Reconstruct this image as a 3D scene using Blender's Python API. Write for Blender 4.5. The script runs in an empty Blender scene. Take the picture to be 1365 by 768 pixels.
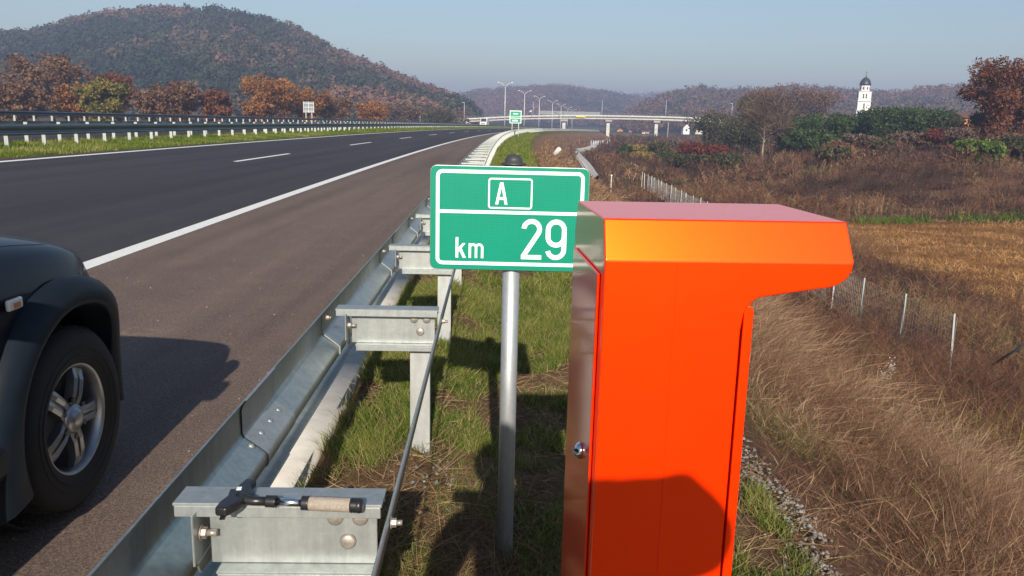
import bpy, bmesh, math, random
import numpy as np
from mathutils import Vector, Matrix
rnd = random.Random(7)
rng = np.random.default_rng(11)
S = bpy.context.scene
COL = S.collection
R_ = math.radians

# ------------------------------------------------------------------ camera
HC, FPX = 1.6589, 1080.89
PITCH, ROLL = R_(11.6273), R_(1.3512)
fw = Vector((0, math.cos(PITCH), -math.sin(PITCH)))
up0 = Vector((0, math.sin(PITCH), math.cos(PITCH)))
rt0 = Vector((1, 0, 0))
RT = rt0 * math.cos(ROLL) + up0 * math.sin(ROLL)
UP = up0 * math.cos(ROLL) - rt0 * math.sin(ROLL)
CAM = Vector((0, 0, HC))
cd = bpy.data.cameras.new('camera')
cd.sensor_width = 36
cd.lens = 36 * FPX / 1365
cd.clip_start, cd.clip_end = 0.02, 20000
co = bpy.data.objects.new('camera', cd)
COL.objects.link(co)
m = Matrix.Identity(4)
for i in range(3):
    m[i][0], m[i][1], m[i][2], m[i][3] = RT[i], UP[i], -fw[i], CAM[i]
co.matrix_world = m
S.camera = co

def at(x, y, Y):
    """world point seen at photo pixel x,y at forward distance Y"""
    v = fw + RT * ((x - 682.5) / FPX) - UP * ((y - 384) / FPX)
    return CAM + v * (Y / v.y)

# ------------------------------------------------------------------ road frame
KAP, TH0, X0 = 0.000634, 0.029949, -0.7293
CS, GR, KV = 0.041874, -0.000713, -2.6e-5
RAD = 1 / KAP
CX, CY = X0 + RAD * math.cos(TH0), RAD * math.sin(TH0)

def zs(s):
    return GR * s + KV * s * s / 2

def zcross(o):
    o = np.asarray(o, float)
    z = CS * o
    far = 0.946 - (o - 22.6) * 0.03
    return np.where(o > 22.6, far, z)

def road(s, o, dz=0.0):
    s = np.asarray(s, float); o = np.asarray(o, float)
    a = -TH0 + KAP * s
    x = CX - np.cos(a) * (RAD + o)
    y = CY + np.sin(a) * (RAD + o)
    z = zcross(o) + zs(s) + dz
    return np.stack(np.broadcast_arrays(x, y, z), -1)

def heading(s):
    return -TH0 + KAP * s        # to the right of +Y

def to_so(x, y):
    dx, dy = x - CX, y - CY
    o = np.hypot(dx, dy) - RAD
    a = np.arctan2(dy, -dx)
    return (a + TH0) / KAP, o

# ------------------------------------------------------------------ numeric helpers
def sm(t):
    t = np.clip(t, 0, 1)
    return t * t * (3 - 2 * t)

_h = np.random.default_rng(5).random((256, 256))
def vnoise(x, y):
    xi = np.floor(x).astype(int); yi = np.floor(y).astype(int)
    fx = sm(x - xi); fy = sm(y - yi)
    g = lambda a, b: _h[a % 256, b % 256]
    return (g(xi, yi) * (1 - fx) + g(xi + 1, yi) * fx) * (1 - fy) + (g(xi, yi + 1) * (1 - fx) + g(xi + 1, yi + 1) * fx) * fy

def fbm(x, y, oct=4):
    x = np.asarray(x, float); y = np.asarray(y, float)
    t = 0; a = 1; n = 0
    for i in range(oct):
        t = t + a * vnoise(x * 2 ** i + 17.3 * i, y * 2 ** i + 9.1 * i); n += a; a *= 0.5
    return t / n

# hills: silhouettes measured in the photo, turned into ridges at real distances
def ridge(pts, D, tree):
    q = []; z = []
    for px, py in pts:
        p = at(px, py, D); q.append(p.x / D); z.append(p.z - tree)
    return np.array(q), np.array(z)
HILLS = [  # (ridge, foot distance, ridge distance)
    (ridge([(-900, 70), (-500, 60), (-200, 60), (0, 42), (60, 36), (100, 24), (165, 14), (215, 12), (290, 14), (345, 24), (400, 40), (470, 72), (540, 97), (600, 120), (628, 134), (640, 152), (660, 172)], 720, 13), 285, 720),
    (ridge([(520, 160), (600, 133), (640, 124), (700, 121), (740, 118), (790, 124), (830, 131), (870, 138), (920, 150), (980, 170)], 1500, 7), 1000, 1500),
    (ridge([(700, 160), (780, 140), (860, 131), (930, 131), (1000, 140), (1100, 150)], 2300, 7), 1700, 2300),
    (ridge([(820, 165), (865, 137), (890, 128), (935, 119), (980, 120), (1010, 124), (1060, 119), (1110, 122), (1180, 128), (1250, 120), (1320, 116), (1420, 112), (1700, 110), (2300, 110)], 900, 7), 520, 900),
]
def hill_z(i, x, y):
    (q, z), d0, dr = HILLS[i]
    yy = np.maximum(y, 1)
    h = np.interp(x / yy, q, z)
    t = np.where(yy < dr, sm((yy - d0) / (dr - d0)), sm(1 - (yy - dr) / (dr * 0.6)))
    wob = (fbm(x / 90, y / 90, 3) - .5) * 14 * t * (yy < dr * .93)
    return -6 + (h + 6) * t + wob

def natural(x, y):
    D = np.hypot(x, y); yy = np.maximum(y, 5.0)
    q = x / yy
    A = 5.0 * sm((q - .2) / .38)
    z = -5.0 - .4 * sm((y - 30) / 80) + A * sm((D - 60) / 70) + np.where(q > .2, .022 * np.maximum(D - 130, 0) * sm((q - .2) / .3), 0)
    z = z + (fbm(x / 9, y / 9, 3) - .5) * .5
    for i in range(4):
        hz = hill_z(i, x, y)
        z = np.where(y > HILLS[i][1], np.maximum(z, hz), z)
    return z

def ground(x, y):
    x = np.asarray(x, float); y = np.asarray(y, float)
    s, o = to_so(x, y)
    sc = np.clip(s, -200, 620)
    r = -o
    nat = natural(x, y)
    # right embankment
    berm = .0 - .035 * np.maximum(r, 0) - .07 * sm((r - .2) / .5) + .09 * np.exp(-((r - .38) / .20) ** 2)
    slope = -.15 - np.maximum(r - 2.25, 0) / 1.75
    right = np.where(r < 1.6, berm, np.where(r < 2.25, -.126 - (r - 1.6) * .037, slope))
    right = right + zs(sc) + (fbm(x * 1.7, y * 1.7, 3) - .5) * np.clip(r - .1, 0, 1) * .10
    rz = np.maximum(right, nat)
    # under the roads
    mid = zcross(o) + zs(sc) - .07
    med = (o > 11.3) & (o < 15.2)
    mid = np.where(med, mid + .05, mid)
    lz = .75 + zs(sc) - np.maximum(o - 29.5, 0) / 2.2
    lnat = np.where(y < 285, np.maximum(nat, -.6 + zs(np.clip(s, 0, 420)) * .4), nat)
    left = np.maximum(lz, lnat)
    z = np.where(o < .12, rz, np.where(o < 29, mid, left))
    return np.where(s > 640, np.where(o < 29, np.minimum(nat, z), z), z)

def gz(x, y):
    return float(ground(np.array([x]), np.array([y]))[0])

# ------------------------------------------------------------------ object helpers
def tag(o, label=None, cat=None, group=None, kind=None):
    if label: o['label'] = label
    if cat: o['category'] = cat
    if group: o['group'] = group
    if kind: o['kind'] = kind
    return o

def empty(name, loc=(0, 0, 0), rz=0):
    o = bpy.data.objects.new(name, None)
    o.empty_display_size = .1
    COL.objects.link(o)
    o.location = loc; o.rotation_euler = (0, 0, rz)
    return o

def link(name, me, mat=None, parent=None, loc=None):
    o = bpy.data.objects.new(name, me)
    COL.objects.link(o)
    if mat is not None:
        for mm in (mat if isinstance(mat, (list, tuple)) else [mat]):
            me.materials.append(mm)
    if parent: o.parent = parent
    if loc is not None: o.location = loc
    return o

def copy_tree(o, parent=None):
    c = o.copy(); COL.objects.link(c); c.parent = parent
    for ch in list(o.children): copy_tree(ch, c)
    return c

def npmesh(name, V, F, tint=None, col=None, smooth=False):
    """V (n,3), F (m,k) with one k"""
    V = np.ascontiguousarray(V, np.float32); F = np.ascontiguousarray(F, np.int32)
    me = bpy.data.meshes.new(name)
    nf, k = F.shape
    me.vertices.add(len(V)); me.loops.add(nf * k); me.polygons.add(nf)
    me.vertices.foreach_set('co', V.ravel())
    me.loops.foreach_set('vertex_index', F.ravel())
    me.polygons.foreach_set('loop_start', np.arange(0, nf * k, k, dtype=np.int32))
    me.polygons.foreach_set('loop_total', np.full(nf, k, np.int32))
    if smooth: me.polygons.foreach_set('use_smooth', np.ones(nf, bool))
    if tint is not None:
        a = me.attributes.new('tint', 'FLOAT', 'POINT'); a.data.foreach_set('value', np.asarray(tint, np.float32))
    if col is not None:
        a = me.attributes.new('albedo', 'FLOAT_COLOR', 'POINT')
        a.data.foreach_set('color', np.concatenate([col, np.ones((len(col), 1))], 1).astype(np.float32).ravel())
    me.update(); me.validate()
    return me

class MB:
    """collects simple solids into one mesh"""
    def __init__(s): s.bm = bmesh.new()
    def box(s, c, d, rot=None, mi=0, taper=1.0):
        vs = []
        for z in (-1, 1):
            t = taper if z > 0 else 1
            for a, b in ((-1, -1), (1, -1), (1, 1), (-1, 1)):
                p = Vector((a * d[0] / 2 * t, b * d[1] / 2 * t, z * d[2] / 2))
                if rot is not None: p = rot @ p
                vs.append(s.bm.verts.new(p + Vector(c)))
        for f in ((3, 2, 1, 0), (4, 5, 6, 7), (0, 1, 5, 4), (1, 2, 6, 5), (2, 3, 7, 6), (3, 0, 4, 7)):
            s.bm.faces.new([vs[i] for i in f]).material_index = mi
        return s
    def tube(s, pts, rad, n=8, mi=0, caps=True, smooth=True):
        pts = [Vector(p) for p in pts]
        if not hasattr(rad, '__len__'): rad = [rad] * len(pts)
        rings = []
        ref = None
        for i, p in enumerate(pts):
            d = (pts[min(i + 1, len(pts) - 1)] - pts[max(i - 1, 0)])
            if d.length < 1e-9: d = Vector((0, 0, 1))
            d.normalize()
            if ref is None:
                ref = Vector((0, 0, 1)) if abs(d.z) < .9 else Vector((1, 0, 0))
            a = d.cross(ref).normalized(); b = a.cross(d).normalized(); ref = b
            rings.append([s.bm.verts.new(p + (a * math.cos(t) + b * math.sin(t)) * rad[i]) for t in [2 * math.pi * k / n for k in range(n)]])
        for A, B in zip(rings, rings[1:]):
            for k in range(n):
                f = s.bm.faces.new((A[k], B[k], B[(k + 1) % n], A[(k + 1) % n])); f.material_index = mi; f.smooth = smooth
        if caps:
            for rg in (rings[0], rings[-1]):
                try: s.bm.faces.new(rg).material_index = mi
                except ValueError: pass
        return s
    def lathe(s, prof, c=(0, 0, 0), axis='z', n=32, mi=0, smooth=True, caps=True):
        rings = []
        for r, h in prof:
            ring = []
            for k in range(n):
                t = 2 * math.pi * k / n
                a, b = r * math.cos(t), r * math.sin(t)
                p = (a, b, h) if axis == 'z' else ((h, a, b) if axis == 'x' else (a, h, b))
                ring.append(s.bm.verts.new(Vector(p) + Vector(c)))
            rings.append(ring)
        for A, B in zip(rings, rings[1:]):
            for k in range(n):
                f = s.bm.faces.new((A[k], A[(k + 1) % n], B[(k + 1) % n], B[k])); f.material_index = mi; f.smooth = smooth
        for rg in ((rings[0], rings[-1]) if caps else ()):
            if max((v.co - rg[0].co).length for v in rg) > 1e-6:
                s.bm.faces.new(rg).material_index = mi
        return s
    def prism(s, poly, h0, h1, plane='xz', mi=0):
        def P(a, b, h):
            return Vector((a, h, b)) if plane == 'xz' else (Vector((a, b, h)) if plane == 'xy' else Vector((h, a, b)))
        A = [s.bm.verts.new(P(a, b, h0)) for a, b in poly]; B = [s.bm.verts.new(P(a, b, h1)) for a, b in poly]
        n = len(poly)
        for k in range(n):
            s.bm.faces.new((A[k], A[(k + 1) % n], B[(k + 1) % n], B[k])).material_index = mi
        s.bm.faces.new(A).material_index = mi; s.bm.faces.new(B[::-1]).material_index = mi
        return s
    def build(s, name, mat, parent=None, loc=None, bevel=0, seg=2, smooth=None, ang=.5, sharp=35):
        bmesh.ops.remove_doubles(s.bm, verts=s.bm.verts, dist=1e-6)
        bmesh.ops.recalc_face_normals(s.bm, faces=s.bm.faces)
        if bevel:
            es = [e for e in s.bm.edges if len(e.link_faces) == 2 and e.calc_face_angle(0) > ang]
            bmesh.ops.bevel(s.bm, geom=es, offset=bevel, segments=seg, affect='EDGES', profile=.5, clamp_overlap=True)
        me = bpy.data.meshes.new(name); s.bm.to_mesh(me); s.bm.free()
        if smooth is not None:
            for p in me.polygons: p.use_smooth = smooth
            if smooth: me.set_sharp_from_angle(angle=R_(sharp))
        o = link(name, me, mat, parent, loc)
        if smooth:
            wn_ = o.modifiers.new('wn', 'WEIGHTED_NORMAL'); wn_.keep_sharp = True
        return o

# ------------------------------------------------------------------ materials
def new_mat(name):
    mt = bpy.data.materials.new(name); mt.use_nodes = True
    nt = mt.node_tree; b = nt.nodes['Principled BSDF']
    return mt, nt, b

def nd(nt, t, **kw):
    n = nt.nodes.new(t)
    for k, v in kw.items():
        if k.startswith('i_'): n.inputs[k[2:].replace('_', ' ')].default_value = v
        else: setattr(n, k, v)
    return n

def pos(nt, obj=False):
    return nd(nt, 'ShaderNodeTexCoord').outputs['Object'] if obj else nd(nt, 'ShaderNodeNewGeometry').outputs['Position']

def ramp(nt, fac, stops):
    r = nd(nt, 'ShaderNodeValToRGB')
    e = r.color_ramp.elements
    while len(e) < len(stops): e.new(.5)
    for i, (p, c) in enumerate(stops):
        e[i].position = p; e[i].color = (*c, 1)
    nt.links.new(fac, r.inputs['Fac'])
    return r.outputs['Color']

def noise(nt, vec, scale, detail=4, rough=.6, sc3=None):
    n = nd(nt, 'ShaderNodeTexNoise', i_Scale=scale, i_Detail=detail, i_Roughness=rough)
    if sc3:
        mp = nd(nt, 'ShaderNodeMapping'); mp.inputs['Scale'].default_value = sc3
        nt.links.new(vec, mp.inputs['Vector']); vec = mp.outputs['Vector']
    nt.links.new(vec, n.inputs['Vector'])
    return n.outputs['Fac']

def mixc(nt, fac, a, b, mode='MIX'):
    n = nd(nt, 'ShaderNodeMix', data_type='RGBA', blend_type=mode)
    for sock, v in ((0, fac), (6, a), (7, b)):
        if hasattr(v, 'links'): nt.links.new(v, n.inputs[sock])
        elif sock == 0: n.inputs[0].default_value = v
        else: n.inputs[sock].default_value = (*v, 1)
    return n.outputs[2]

def bump(nt, b, h, strength, dist):
    n = nd(nt, 'ShaderNodeBump'); n.inputs['Strength'].default_value = strength; n.inputs['Distance'].default_value = dist
    nt.links.new(h, n.inputs['Height']); nt.links.new(n.outputs['Normal'], b.inputs['Normal'])

def simple(name, c1, c2=None, rough=.5, metal=0, scale=20, bmp=0, bdist=.002, spec=None, coat=0, obj=True, lo=.35, hi=.65, rvar=0, detail=5):
    mt, nt, b = new_mat(name)
    b.inputs['Roughness'].default_value = rough; b.inputs['Metallic'].default_value = metal
    if spec is not None: b.inputs['Specular IOR Level'].default_value = spec
    if coat: b.inputs['Coat Weight'].default_value = coat; b.inputs['Coat Roughness'].default_value = .04
    if c2 is None: c2 = tuple(x * .82 for x in c1)
    n = noise(nt, pos(nt, obj), scale, detail)
    nt.links.new(ramp(nt, n, [(lo, c2), (hi, c1)]), b.inputs['Base Color'])
    if rvar:
        mr = nd(nt, 'ShaderNodeMapRange'); mr.inputs['From Min'].default_value = .3; mr.inputs['From Max'].default_value = .7
        mr.inputs['To Min'].default_value = rough - rvar; mr.inputs['To Max'].default_value = rough + rvar
        nt.links.new(noise(nt, pos(nt, obj), scale * .6, 6), mr.inputs['Value']); nt.links.new(mr.outputs[0], b.inputs['Roughness'])
    if bmp: bump(nt, b, noise(nt, pos(nt, obj), scale * 2, 6), bmp, bdist)
    return mt

def leafmat(name, stops, trans=.25, rough=.75):
    mt, nt, b = new_mat(name)
    at_ = nd(nt, 'ShaderNodeAttribute', attribute_name='tint')
    c = ramp(nt, at_.outputs['Fac'], stops)
    nt.links.new(c, b.inputs['Base Color']); b.inputs['Roughness'].default_value = rough
    b.inputs['Specular IOR Level'].default_value = .2
    if trans:
        tr = nd(nt, 'ShaderNodeBsdfTranslucent'); nt.links.new(c, tr.inputs['Color'])
        mx = nd(nt, 'ShaderNodeMixShader'); mx.inputs[0].default_value = trans
        nt.links.new(b.outputs[0], mx.inputs[1]); nt.links.new(tr.outputs[0], mx.inputs[2])
        nt.links.new(mx.outputs[0], nt.nodes['Material Output'].inputs['Surface'])
    return mt

def ground_mat():
    mt, nt, b = new_mat('soil')
    a = nd(nt, 'ShaderNodeAttribute', attribute_name='albedo')
    p = pos(nt)
    n1 = noise(nt, p, 14, 8, .7); n2 = noise(nt, p, .9, 5, .6)
    f1 = ramp(nt, n1, [(.25, (.45, .42, .40)), (.75, (1.5, 1.5, 1.5))])
    f2 = ramp(nt, n2, [(.3, (.72, .74, .74)), (.7, (1.25, 1.2, 1.15))])
    c = mixc(nt, 1, mixc(nt, 1, a.outputs['Color'], f1, 'MULTIPLY'), f2, 'MULTIPLY')
    nt.links.new(c, b.inputs['Base Color']); b.inputs['Roughness'].default_value = .95; b.inputs['Specular IOR Level'].default_value = .1
    bump(nt, b, n1, .9, .03)
    return mt

def asphalt(name, c1, c2, sp):
    mt, nt, b = new_mat(name)
    p = pos(nt)
    n = noise(nt, p, 420, 3, .7); n2 = noise(nt, p, .35, 5, .6, (1, .12, 1)); n3 = noise(nt, p, 2.2, 6, .7)
    base = ramp(nt, n2, [(.3, c1), (.7, c2)])
    g = ramp(nt, n, [(.38, (.40, .40, .40)), (.52, (1, 1, 1)), (.62, sp)])
    g3 = ramp(nt, n3, [(.3, (.90, .90, .90)), (.7, (1.08, 1.07, 1.06))])
    n5 = noise(nt, p, 95, 5, .8)
    g3 = mixc(nt, 1, g3, ramp(nt, n5, [(.40, (.55, .55, .55)), (.5, (1, 1, 1)), (.60, (1.6, 1.56, 1.52))]), 'MULTIPLY')
    n6 = noise(nt, p, 1.1, 3, .5, (1.6, .035, 1))
    g3 = mixc(nt, 1, g3, ramp(nt, n6, [(.38, (.84, .84, .85)), (.5, (1, 1, 1)), (.66, (1.16, 1.15, 1.14))]), 'MULTIPLY')
    vc = nd(nt, 'ShaderNodeTexVoronoi', i_Scale=.38, feature='DISTANCE_TO_EDGE')
    wv = nd(nt, 'ShaderNodeVectorMath', operation='ADD'); nz = nd(nt, 'ShaderNodeTexNoise', i_Scale=1.7, i_Detail=5)
    nt.links.new(p, nz.inputs['Vector']); nt.links.new(p, wv.inputs[0]); nt.links.new(nz.outputs['Color'], wv.inputs[1]); nt.links.new(wv.outputs[0], vc.inputs['Vector'])
    crk = mixc(nt, 1, ramp(nt, vc.outputs['Distance'], [(.0, (1, 1, 1)), (.006, (0, 0, 0))]), ramp(nt, noise(nt, p, .45, 2), [(.56, (0, 0, 0)), (.62, (1, 1, 1))]), 'MULTIPLY')
    g3 = mixc(nt, crk, g3, (1.5, 1.45, 1.35) if name.startswith('sh') else g3)
    c = mixc(nt, 1, mixc(nt, 1, base, g, 'MULTIPLY'), g3, 'MULTIPLY')
    nt.links.new(c, b.inputs['Base Color']); b.inputs['Roughness'].default_value = .78; b.inputs['Specular IOR Level'].default_value = .3
    bump(nt, b, n, .6, .004)
    return mt

def galv(name, base, rough, metal=1.0, sc=9, dirt=(.25, .23, .20)):
    mt, nt, b = new_mat(name)
    p = pos(nt, True)
    v = nd(nt, 'ShaderNodeTexVoronoi', i_Scale=sc * 9); nt.links.new(p, v.inputs['Vector'])
    sp = ramp(nt, v.outputs['Color'], [(.1, tuple(x * .95 for x in base)), (.9, tuple(min(1, x * 1.04) for x in base))])
    st = noise(nt, p, sc, 8, .7)
    n4 = noise(nt, p, 26, 6, .7, (1, 1, .10))
    sp = mixc(nt, 1, sp, ramp(nt, n4, [(.3, (.78, .79, .79)), (.7, (1.1, 1.1, 1.09))]), 'MULTIPLY')
    c = mixc(nt, ramp(nt, st, [(.56, (0, 0, 0)), (.78, (.30, .30, .30))]), sp, dirt)
    n2 = noise(nt, p, sc * 2.5, 6, .75)
    c = mixc(nt, ramp(nt, n2, [(.62, (0, 0, 0)), (.72, (.45, .45, .45))]), c, tuple(min(1, x * 1.3) for x in base))
    nt.links.new(c, b.inputs['Base Color']); b.inputs['Metallic'].default_value = metal
    mr = nd(nt, 'ShaderNodeMapRange'); mr.inputs['To Min'].default_value = rough - .1; mr.inputs['To Max'].default_value = rough + .18
    nt.links.new(st, mr.inputs['Value']); nt.links.new(mr.outputs[0], b.inputs['Roughness'])
    bump(nt, b, noise(nt, p, sc * 1.3, 3), .25, .004)
    return mt

M = {}
M['soil'] = ground_mat()
M['asphalt'] = asphalt('dark_asphalt', (.033, .031, .037), (.041, .038, .044), (1.9, 1.9, 1.9))
M['shoulder'] = asphalt('shoulder_asphalt', (.105, .076, .062), (.140, .105, .088), (2.3, 2.2, 2.1))
M['paint'] = simple('road_paint', (.82, .82, .80), (.70, .69, .66), .6, scale=25, bmp=.3)
M['concrete'] = simple('concrete', (.56, .54, .50), (.42, .40, .36), .9, scale=7, bmp=.2, bdist=.006, lo=.3, hi=.7)
M['white_concrete'] = simple('white_concrete', (.60, .585, .56), (.46, .45, .43), .85, scale=.6)
M['steel'] = galv('galvanised_steel', (.36, .41, .43), .38, metal=.8)
M['steel_dull'] = galv('weathered_galvanised_steel', (.41, .44, .44), .40, metal=.62)
M['post_white'] = galv('pale_galvanised_post', (.46, .48, .48), .48, metal=.5, sc=5)
M['rail_far'] = simple('blue_grey_rail_steel', (.20, .235, .27), (.15, .18, .21), .42, metal=.75, scale=.6)
M['bolt'] = simple('bolt_steel', (.44, .41, .38), (.30, .26, .22), .5, .55, scale=60)
def orange_paint():
    mt, nt, b = new_mat('orange_gloss_paint')
    p = pos(nt, True)
    n = noise(nt, p, 3.0, 4); d = noise(nt, p, 160, 4, .8)
    c = ramp(nt, n, [(.3, (.90, .019, .0)), (.7, (.95, .023, .0))])
    c = mixc(nt, ramp(nt, d, [(.72, (0, 0, 0)), (.82, (.25, .25, .25))]), c, (.85, .35, .15))
    nt.links.new(c, b.inputs['Base Color'])
    b.inputs['Roughness'].default_value = .38
    b.inputs['Specular IOR Level'].default_value = 1.0; b.inputs['Specular Tint'].default_value = (1, .62, .0, 1)
    b.inputs['Coat Weight'].default_value = .75; b.inputs['Coat Roughness'].default_value = .09; b.inputs['Coat IOR'].default_value = 1.55
    bump(nt, b, noise(nt, p, 700, 2), .05, .0006)
    return mt
M['orange'] = orange_paint()
M['chrome'] = simple('chrome_lock', (.75, .76, .78), None, .12, 1, scale=5)
def sign_green():
    mt, nt, b = new_mat('green_retroreflective_sheet')
    p = pos(nt, True)
    mp = nd(nt, 'ShaderNodeMapping'); mp.inputs['Rotation'].default_value = (R_(90), 0, 0)
    nt.links.new(p, mp.inputs['Vector'])
    v = nd(nt, 'ShaderNodeTexVoronoi', i_Scale=150, i_Randomness=.15, feature='DISTANCE_TO_EDGE'); nt.links.new(mp.outputs[0], v.inputs['Vector'])
    c = ramp(nt, v.outputs['Distance'], [(.02, (.005, .32, .21)), (.12, (.0, .20, .128))])
    n = noise(nt, p, 6, 5)
    c = mixc(nt, 1, c, ramp(nt, n, [(.3, (.92, .95, .95)), (.7, (1.05, 1.04, 1.04))]), 'MULTIPLY')
    nt.links.new(c, b.inputs['Base Color']); b.inputs['Roughness'].default_value = .35
    b.inputs['Coat Weight'].default_value = .12; b.inputs['Coat Roughness'].default_value = .2; b.inputs['Specular IOR Level'].default_value = .3
    return mt
M['green'] = sign_green()
M['sign_white'] = simple('white_reflective_sheet', (.92, .93, .93), (.86, .88, .88), .4, scale=8)
M['plate'] = simple('aluminium_plate', (.45, .46, .47), None, .4, .9, scale=12)
M['dark_plastic'] = simple('dark_grey_plastic', (.045, .05, .055), None, .45, scale=15)
M['far_green'] = simple('far_sign_green', (.0, .30, .17), None, .4, scale=2)
M['car_paint'] = simple('black_car_paint', (.003, .005, .010), (.003, .004, .008), .4, .0, scale=2, spec=.1, coat=.33)
M['flare'] = simple('grey_plastic_flare', (.009, .014, .021), (.007, .011, .017), .45, scale=14, spec=.18)
M['tyre'] = simple('tyre_rubber', (.007, .007, .007), (.013, .011, .010), .8, scale=9, bmp=.3)
M['rim'] = simple('silver_alloy', (.38, .39, .41), (.30, .30, .31), .36, .85, scale=10)
M['glass_dark'] = simple('dark_glass', (.012, .015, .018), None, .05, 0, scale=3, coat=1)
M['lamp_glass'] = simple('clear_lamp', (.75, .74, .70), None, .15, scale=12, coat=.5)
M['lamp_amber'] = simple('amber_lamp', (.55, .22, .08), None, .2, scale=12)
M['lamp_red'] = simple('red_lamp', (.4, .01, .01), None, .2, scale=12)
M['black_plastic'] = simple('black_plastic', (.012, .012, .014), (.02, .02, .022), .35, scale=30)
M['foam'] = simple('grey_foam', (.33, .29, .24), (.25, .215, .18), .95, scale=160, bmp=.4, bdist=.001)
M['alu'] = simple('bright_aluminium', (.80, .81, .83), None, .22, 1, scale=30)
M['galv_pole'] = galv('galvanised_tube', (.42, .45, .47), .46, metal=.6, sc=7)
M['white_paint'] = simple('white_paint', (.80, .80, .78), (.70, .70, .69), .6, scale=.8)
M['lamp_pole'] = simple('pale_pole', (.66, .67, .68), None, .5, .2, scale=1)
M['grey_mesh'] = simple('grey_mesh_panel', (.22, .24, .26), (.18, .20, .22), .6, .4, scale=1.5)
M['yellow'] = simple('yellow_panel', (.75, .62, .05), None, .6, scale=2)
M['dark_dome'] = simple('dark_dome_sheet', (.045, .045, .055), None, .45, .3, scale=1)
M['window'] = simple('window_glass', (.05, .06, .07), None, .15, scale=1)
M['roof_red'] = simple('red_roof_tile', (.24, .09, .055), (.17, .065, .045), .85, scale=2)
M['roof_brown'] = simple('brown_roof_tile', (.13, .07, .05), (.10, .055, .04), .85, scale=2)
M['wall_orange'] = simple('orange_render', (.55, .27, .09), (.47, .23, .08), .9, scale=1)
M['wall_pink'] = simple('pink_render', (.55, .33, .25), None, .9, scale=1)
M['wall_cream'] = simple('cream_render', (.70, .66, .56), None, .9, scale=1)
M['bark'] = simple('bark', (.11, .085, .065), (.06, .045, .035), .95, scale=6, bmp=.6, bdist=.02)
M['bark_pale'] = simple('pale_bark', (.33, .26, .20), (.22, .17, .13), .95, scale=4)
M['stone'] = simple('grey_gravel', (.27, .255, .24), (.10, .09, .08), .9, scale=30)
M['skin'] = simple('skin', (.55, .34, .25), None, .6, scale=30)
M['jacket'] = simple('dark_jacket', (.03, .035, .05), None, .85, scale=60)
M['trousers'] = simple('blue_trousers', (.05, .07, .12), None, .9, scale=60)
M['wire'] = simple('fence_wire', (.58, .58, .57), None, .5, .6, scale=5)
# foliage
G_ = leafmat('green_grass', [(0, (.055, .105, .012)), (.45, (.115, .18, .022)), (.72, (.21, .23, .05)), (.86, (.33, .26, .11)), (1, (.42, .32, .17))], .3)
STRAW = leafmat('dry_straw', [(0, (.10, .06, .03)), (.5, (.26, .17, .09)), (1, (.42, .31, .18))], .25)
DRY = leafmat('dry_slope_grass', [(0, (.065, .033, .021)), (.4, (.170, .088, .054)), (.75, (.29, .165, .105)), (.95, (.42, .285, .18)), (1, (.12, .16, .032))], .3)
WEED = leafmat('brown_weeds', [(0, (.045, .027, .021)), (.32, (.100, .054, .040)), (.58, (.185, .082, .048)), (.8, (.28, .15, .08)), (.94, (.38, .25, .145)), (1, (.10, .14, .03))], .25)
LM = {
    'orange': leafmat('orange_autumn_leaves', [(0, (.11, .045, .018)), (.5, (.28, .115, .034)), (1, (.44, .22, .06))]),
    'brown': leafmat('brown_autumn_leaves', [(0, (.08, .045, .03)), (.5, (.165, .088, .055)), (1, (.26, .15, .08))]),
    'rust': leafmat('rust_leaves', [(0, (.075, .028, .016)), (.5, (.17, .062, .030)), (1, (.25, .11, .05))]),
    'yellowgreen': leafmat('yellow_green_leaves', [(0, (.06, .06, .018)), (.5, (.15, .14, .03)), (1, (.30, .22, .05))]),
    'green': leafmat('dark_green_leaves', [(0, (.02, .038, .012)), (.5, (.045, .078, .022)), (1, (.09, .12, .04))]),
    'bright': leafmat('bright_green_leaves', [(0, (.05, .08, .015)), (.5, (.11, .17, .03)), (1, (.19, .24, .06))]),
    'olive': leafmat('olive_leaves', [(0, (.03, .035, .017)), (.5, (.07, .068, .03)), (1, (.13, .11, .05))]),
    'red': leafmat('red_twigs', [(0, (.07, .018, .014)), (.5, (.16, .038, .025)), (1, (.22, .08, .05))]),
    'bare': leafmat('bare_twigs', [(0, (.08, .055, .042)), (.5, (.14, .095, .07)), (1, (.20, .14, .10))]),
    'yellow': leafmat('yellow_leaves', [(0, (.13, .10, .025)), (.5, (.26, .19, .05)), (1, (.36, .27, .09))]),
}
FOREST = leafmat('autumn_forest_canopy', [(0, (.022, .040, .025)), (.35, (.050, .062, .036)), (.55, (.115, .082, .055)), (.8, (.175, .100, .072)), (1, (.21, .108, .070))], .15)

# ------------------------------------------------------------------ vegetation generators
def unit(v):
    return v / (np.linalg.norm(v, axis=-1, keepdims=True) + 1e-9)

def blade_arrays(B, D, L, W, bend, tint):
    """tapered bent blades: B base (n,3), D direction (n,3), L length, W width, bend (n,3) offset of the tip"""
    n = len(B)
    D = unit(D); L = np.asarray(L)[:, None]; W = np.asarray(W)[:, None]
    side = unit(np.cross(D, rng.normal(size=(n, 3))))
    mid = B + D * L * .55 + bend * L * .28
    tip = B + D * L + bend * L
    V = np.stack([B - side * W * .5, B + side * W * .5, mid + side * W * .38, mid - side * W * .38, tip + side * W * .06, tip - side * W * .06], 1).reshape(-1, 3)
    i = np.arange(n)[:, None] * 6
    F = np.concatenate([i + np.array([[0, 1, 2, 3]]), i + np.array([[3, 2, 4, 5]])], 0)
    return V, F, np.repeat(tint, 6)

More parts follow.
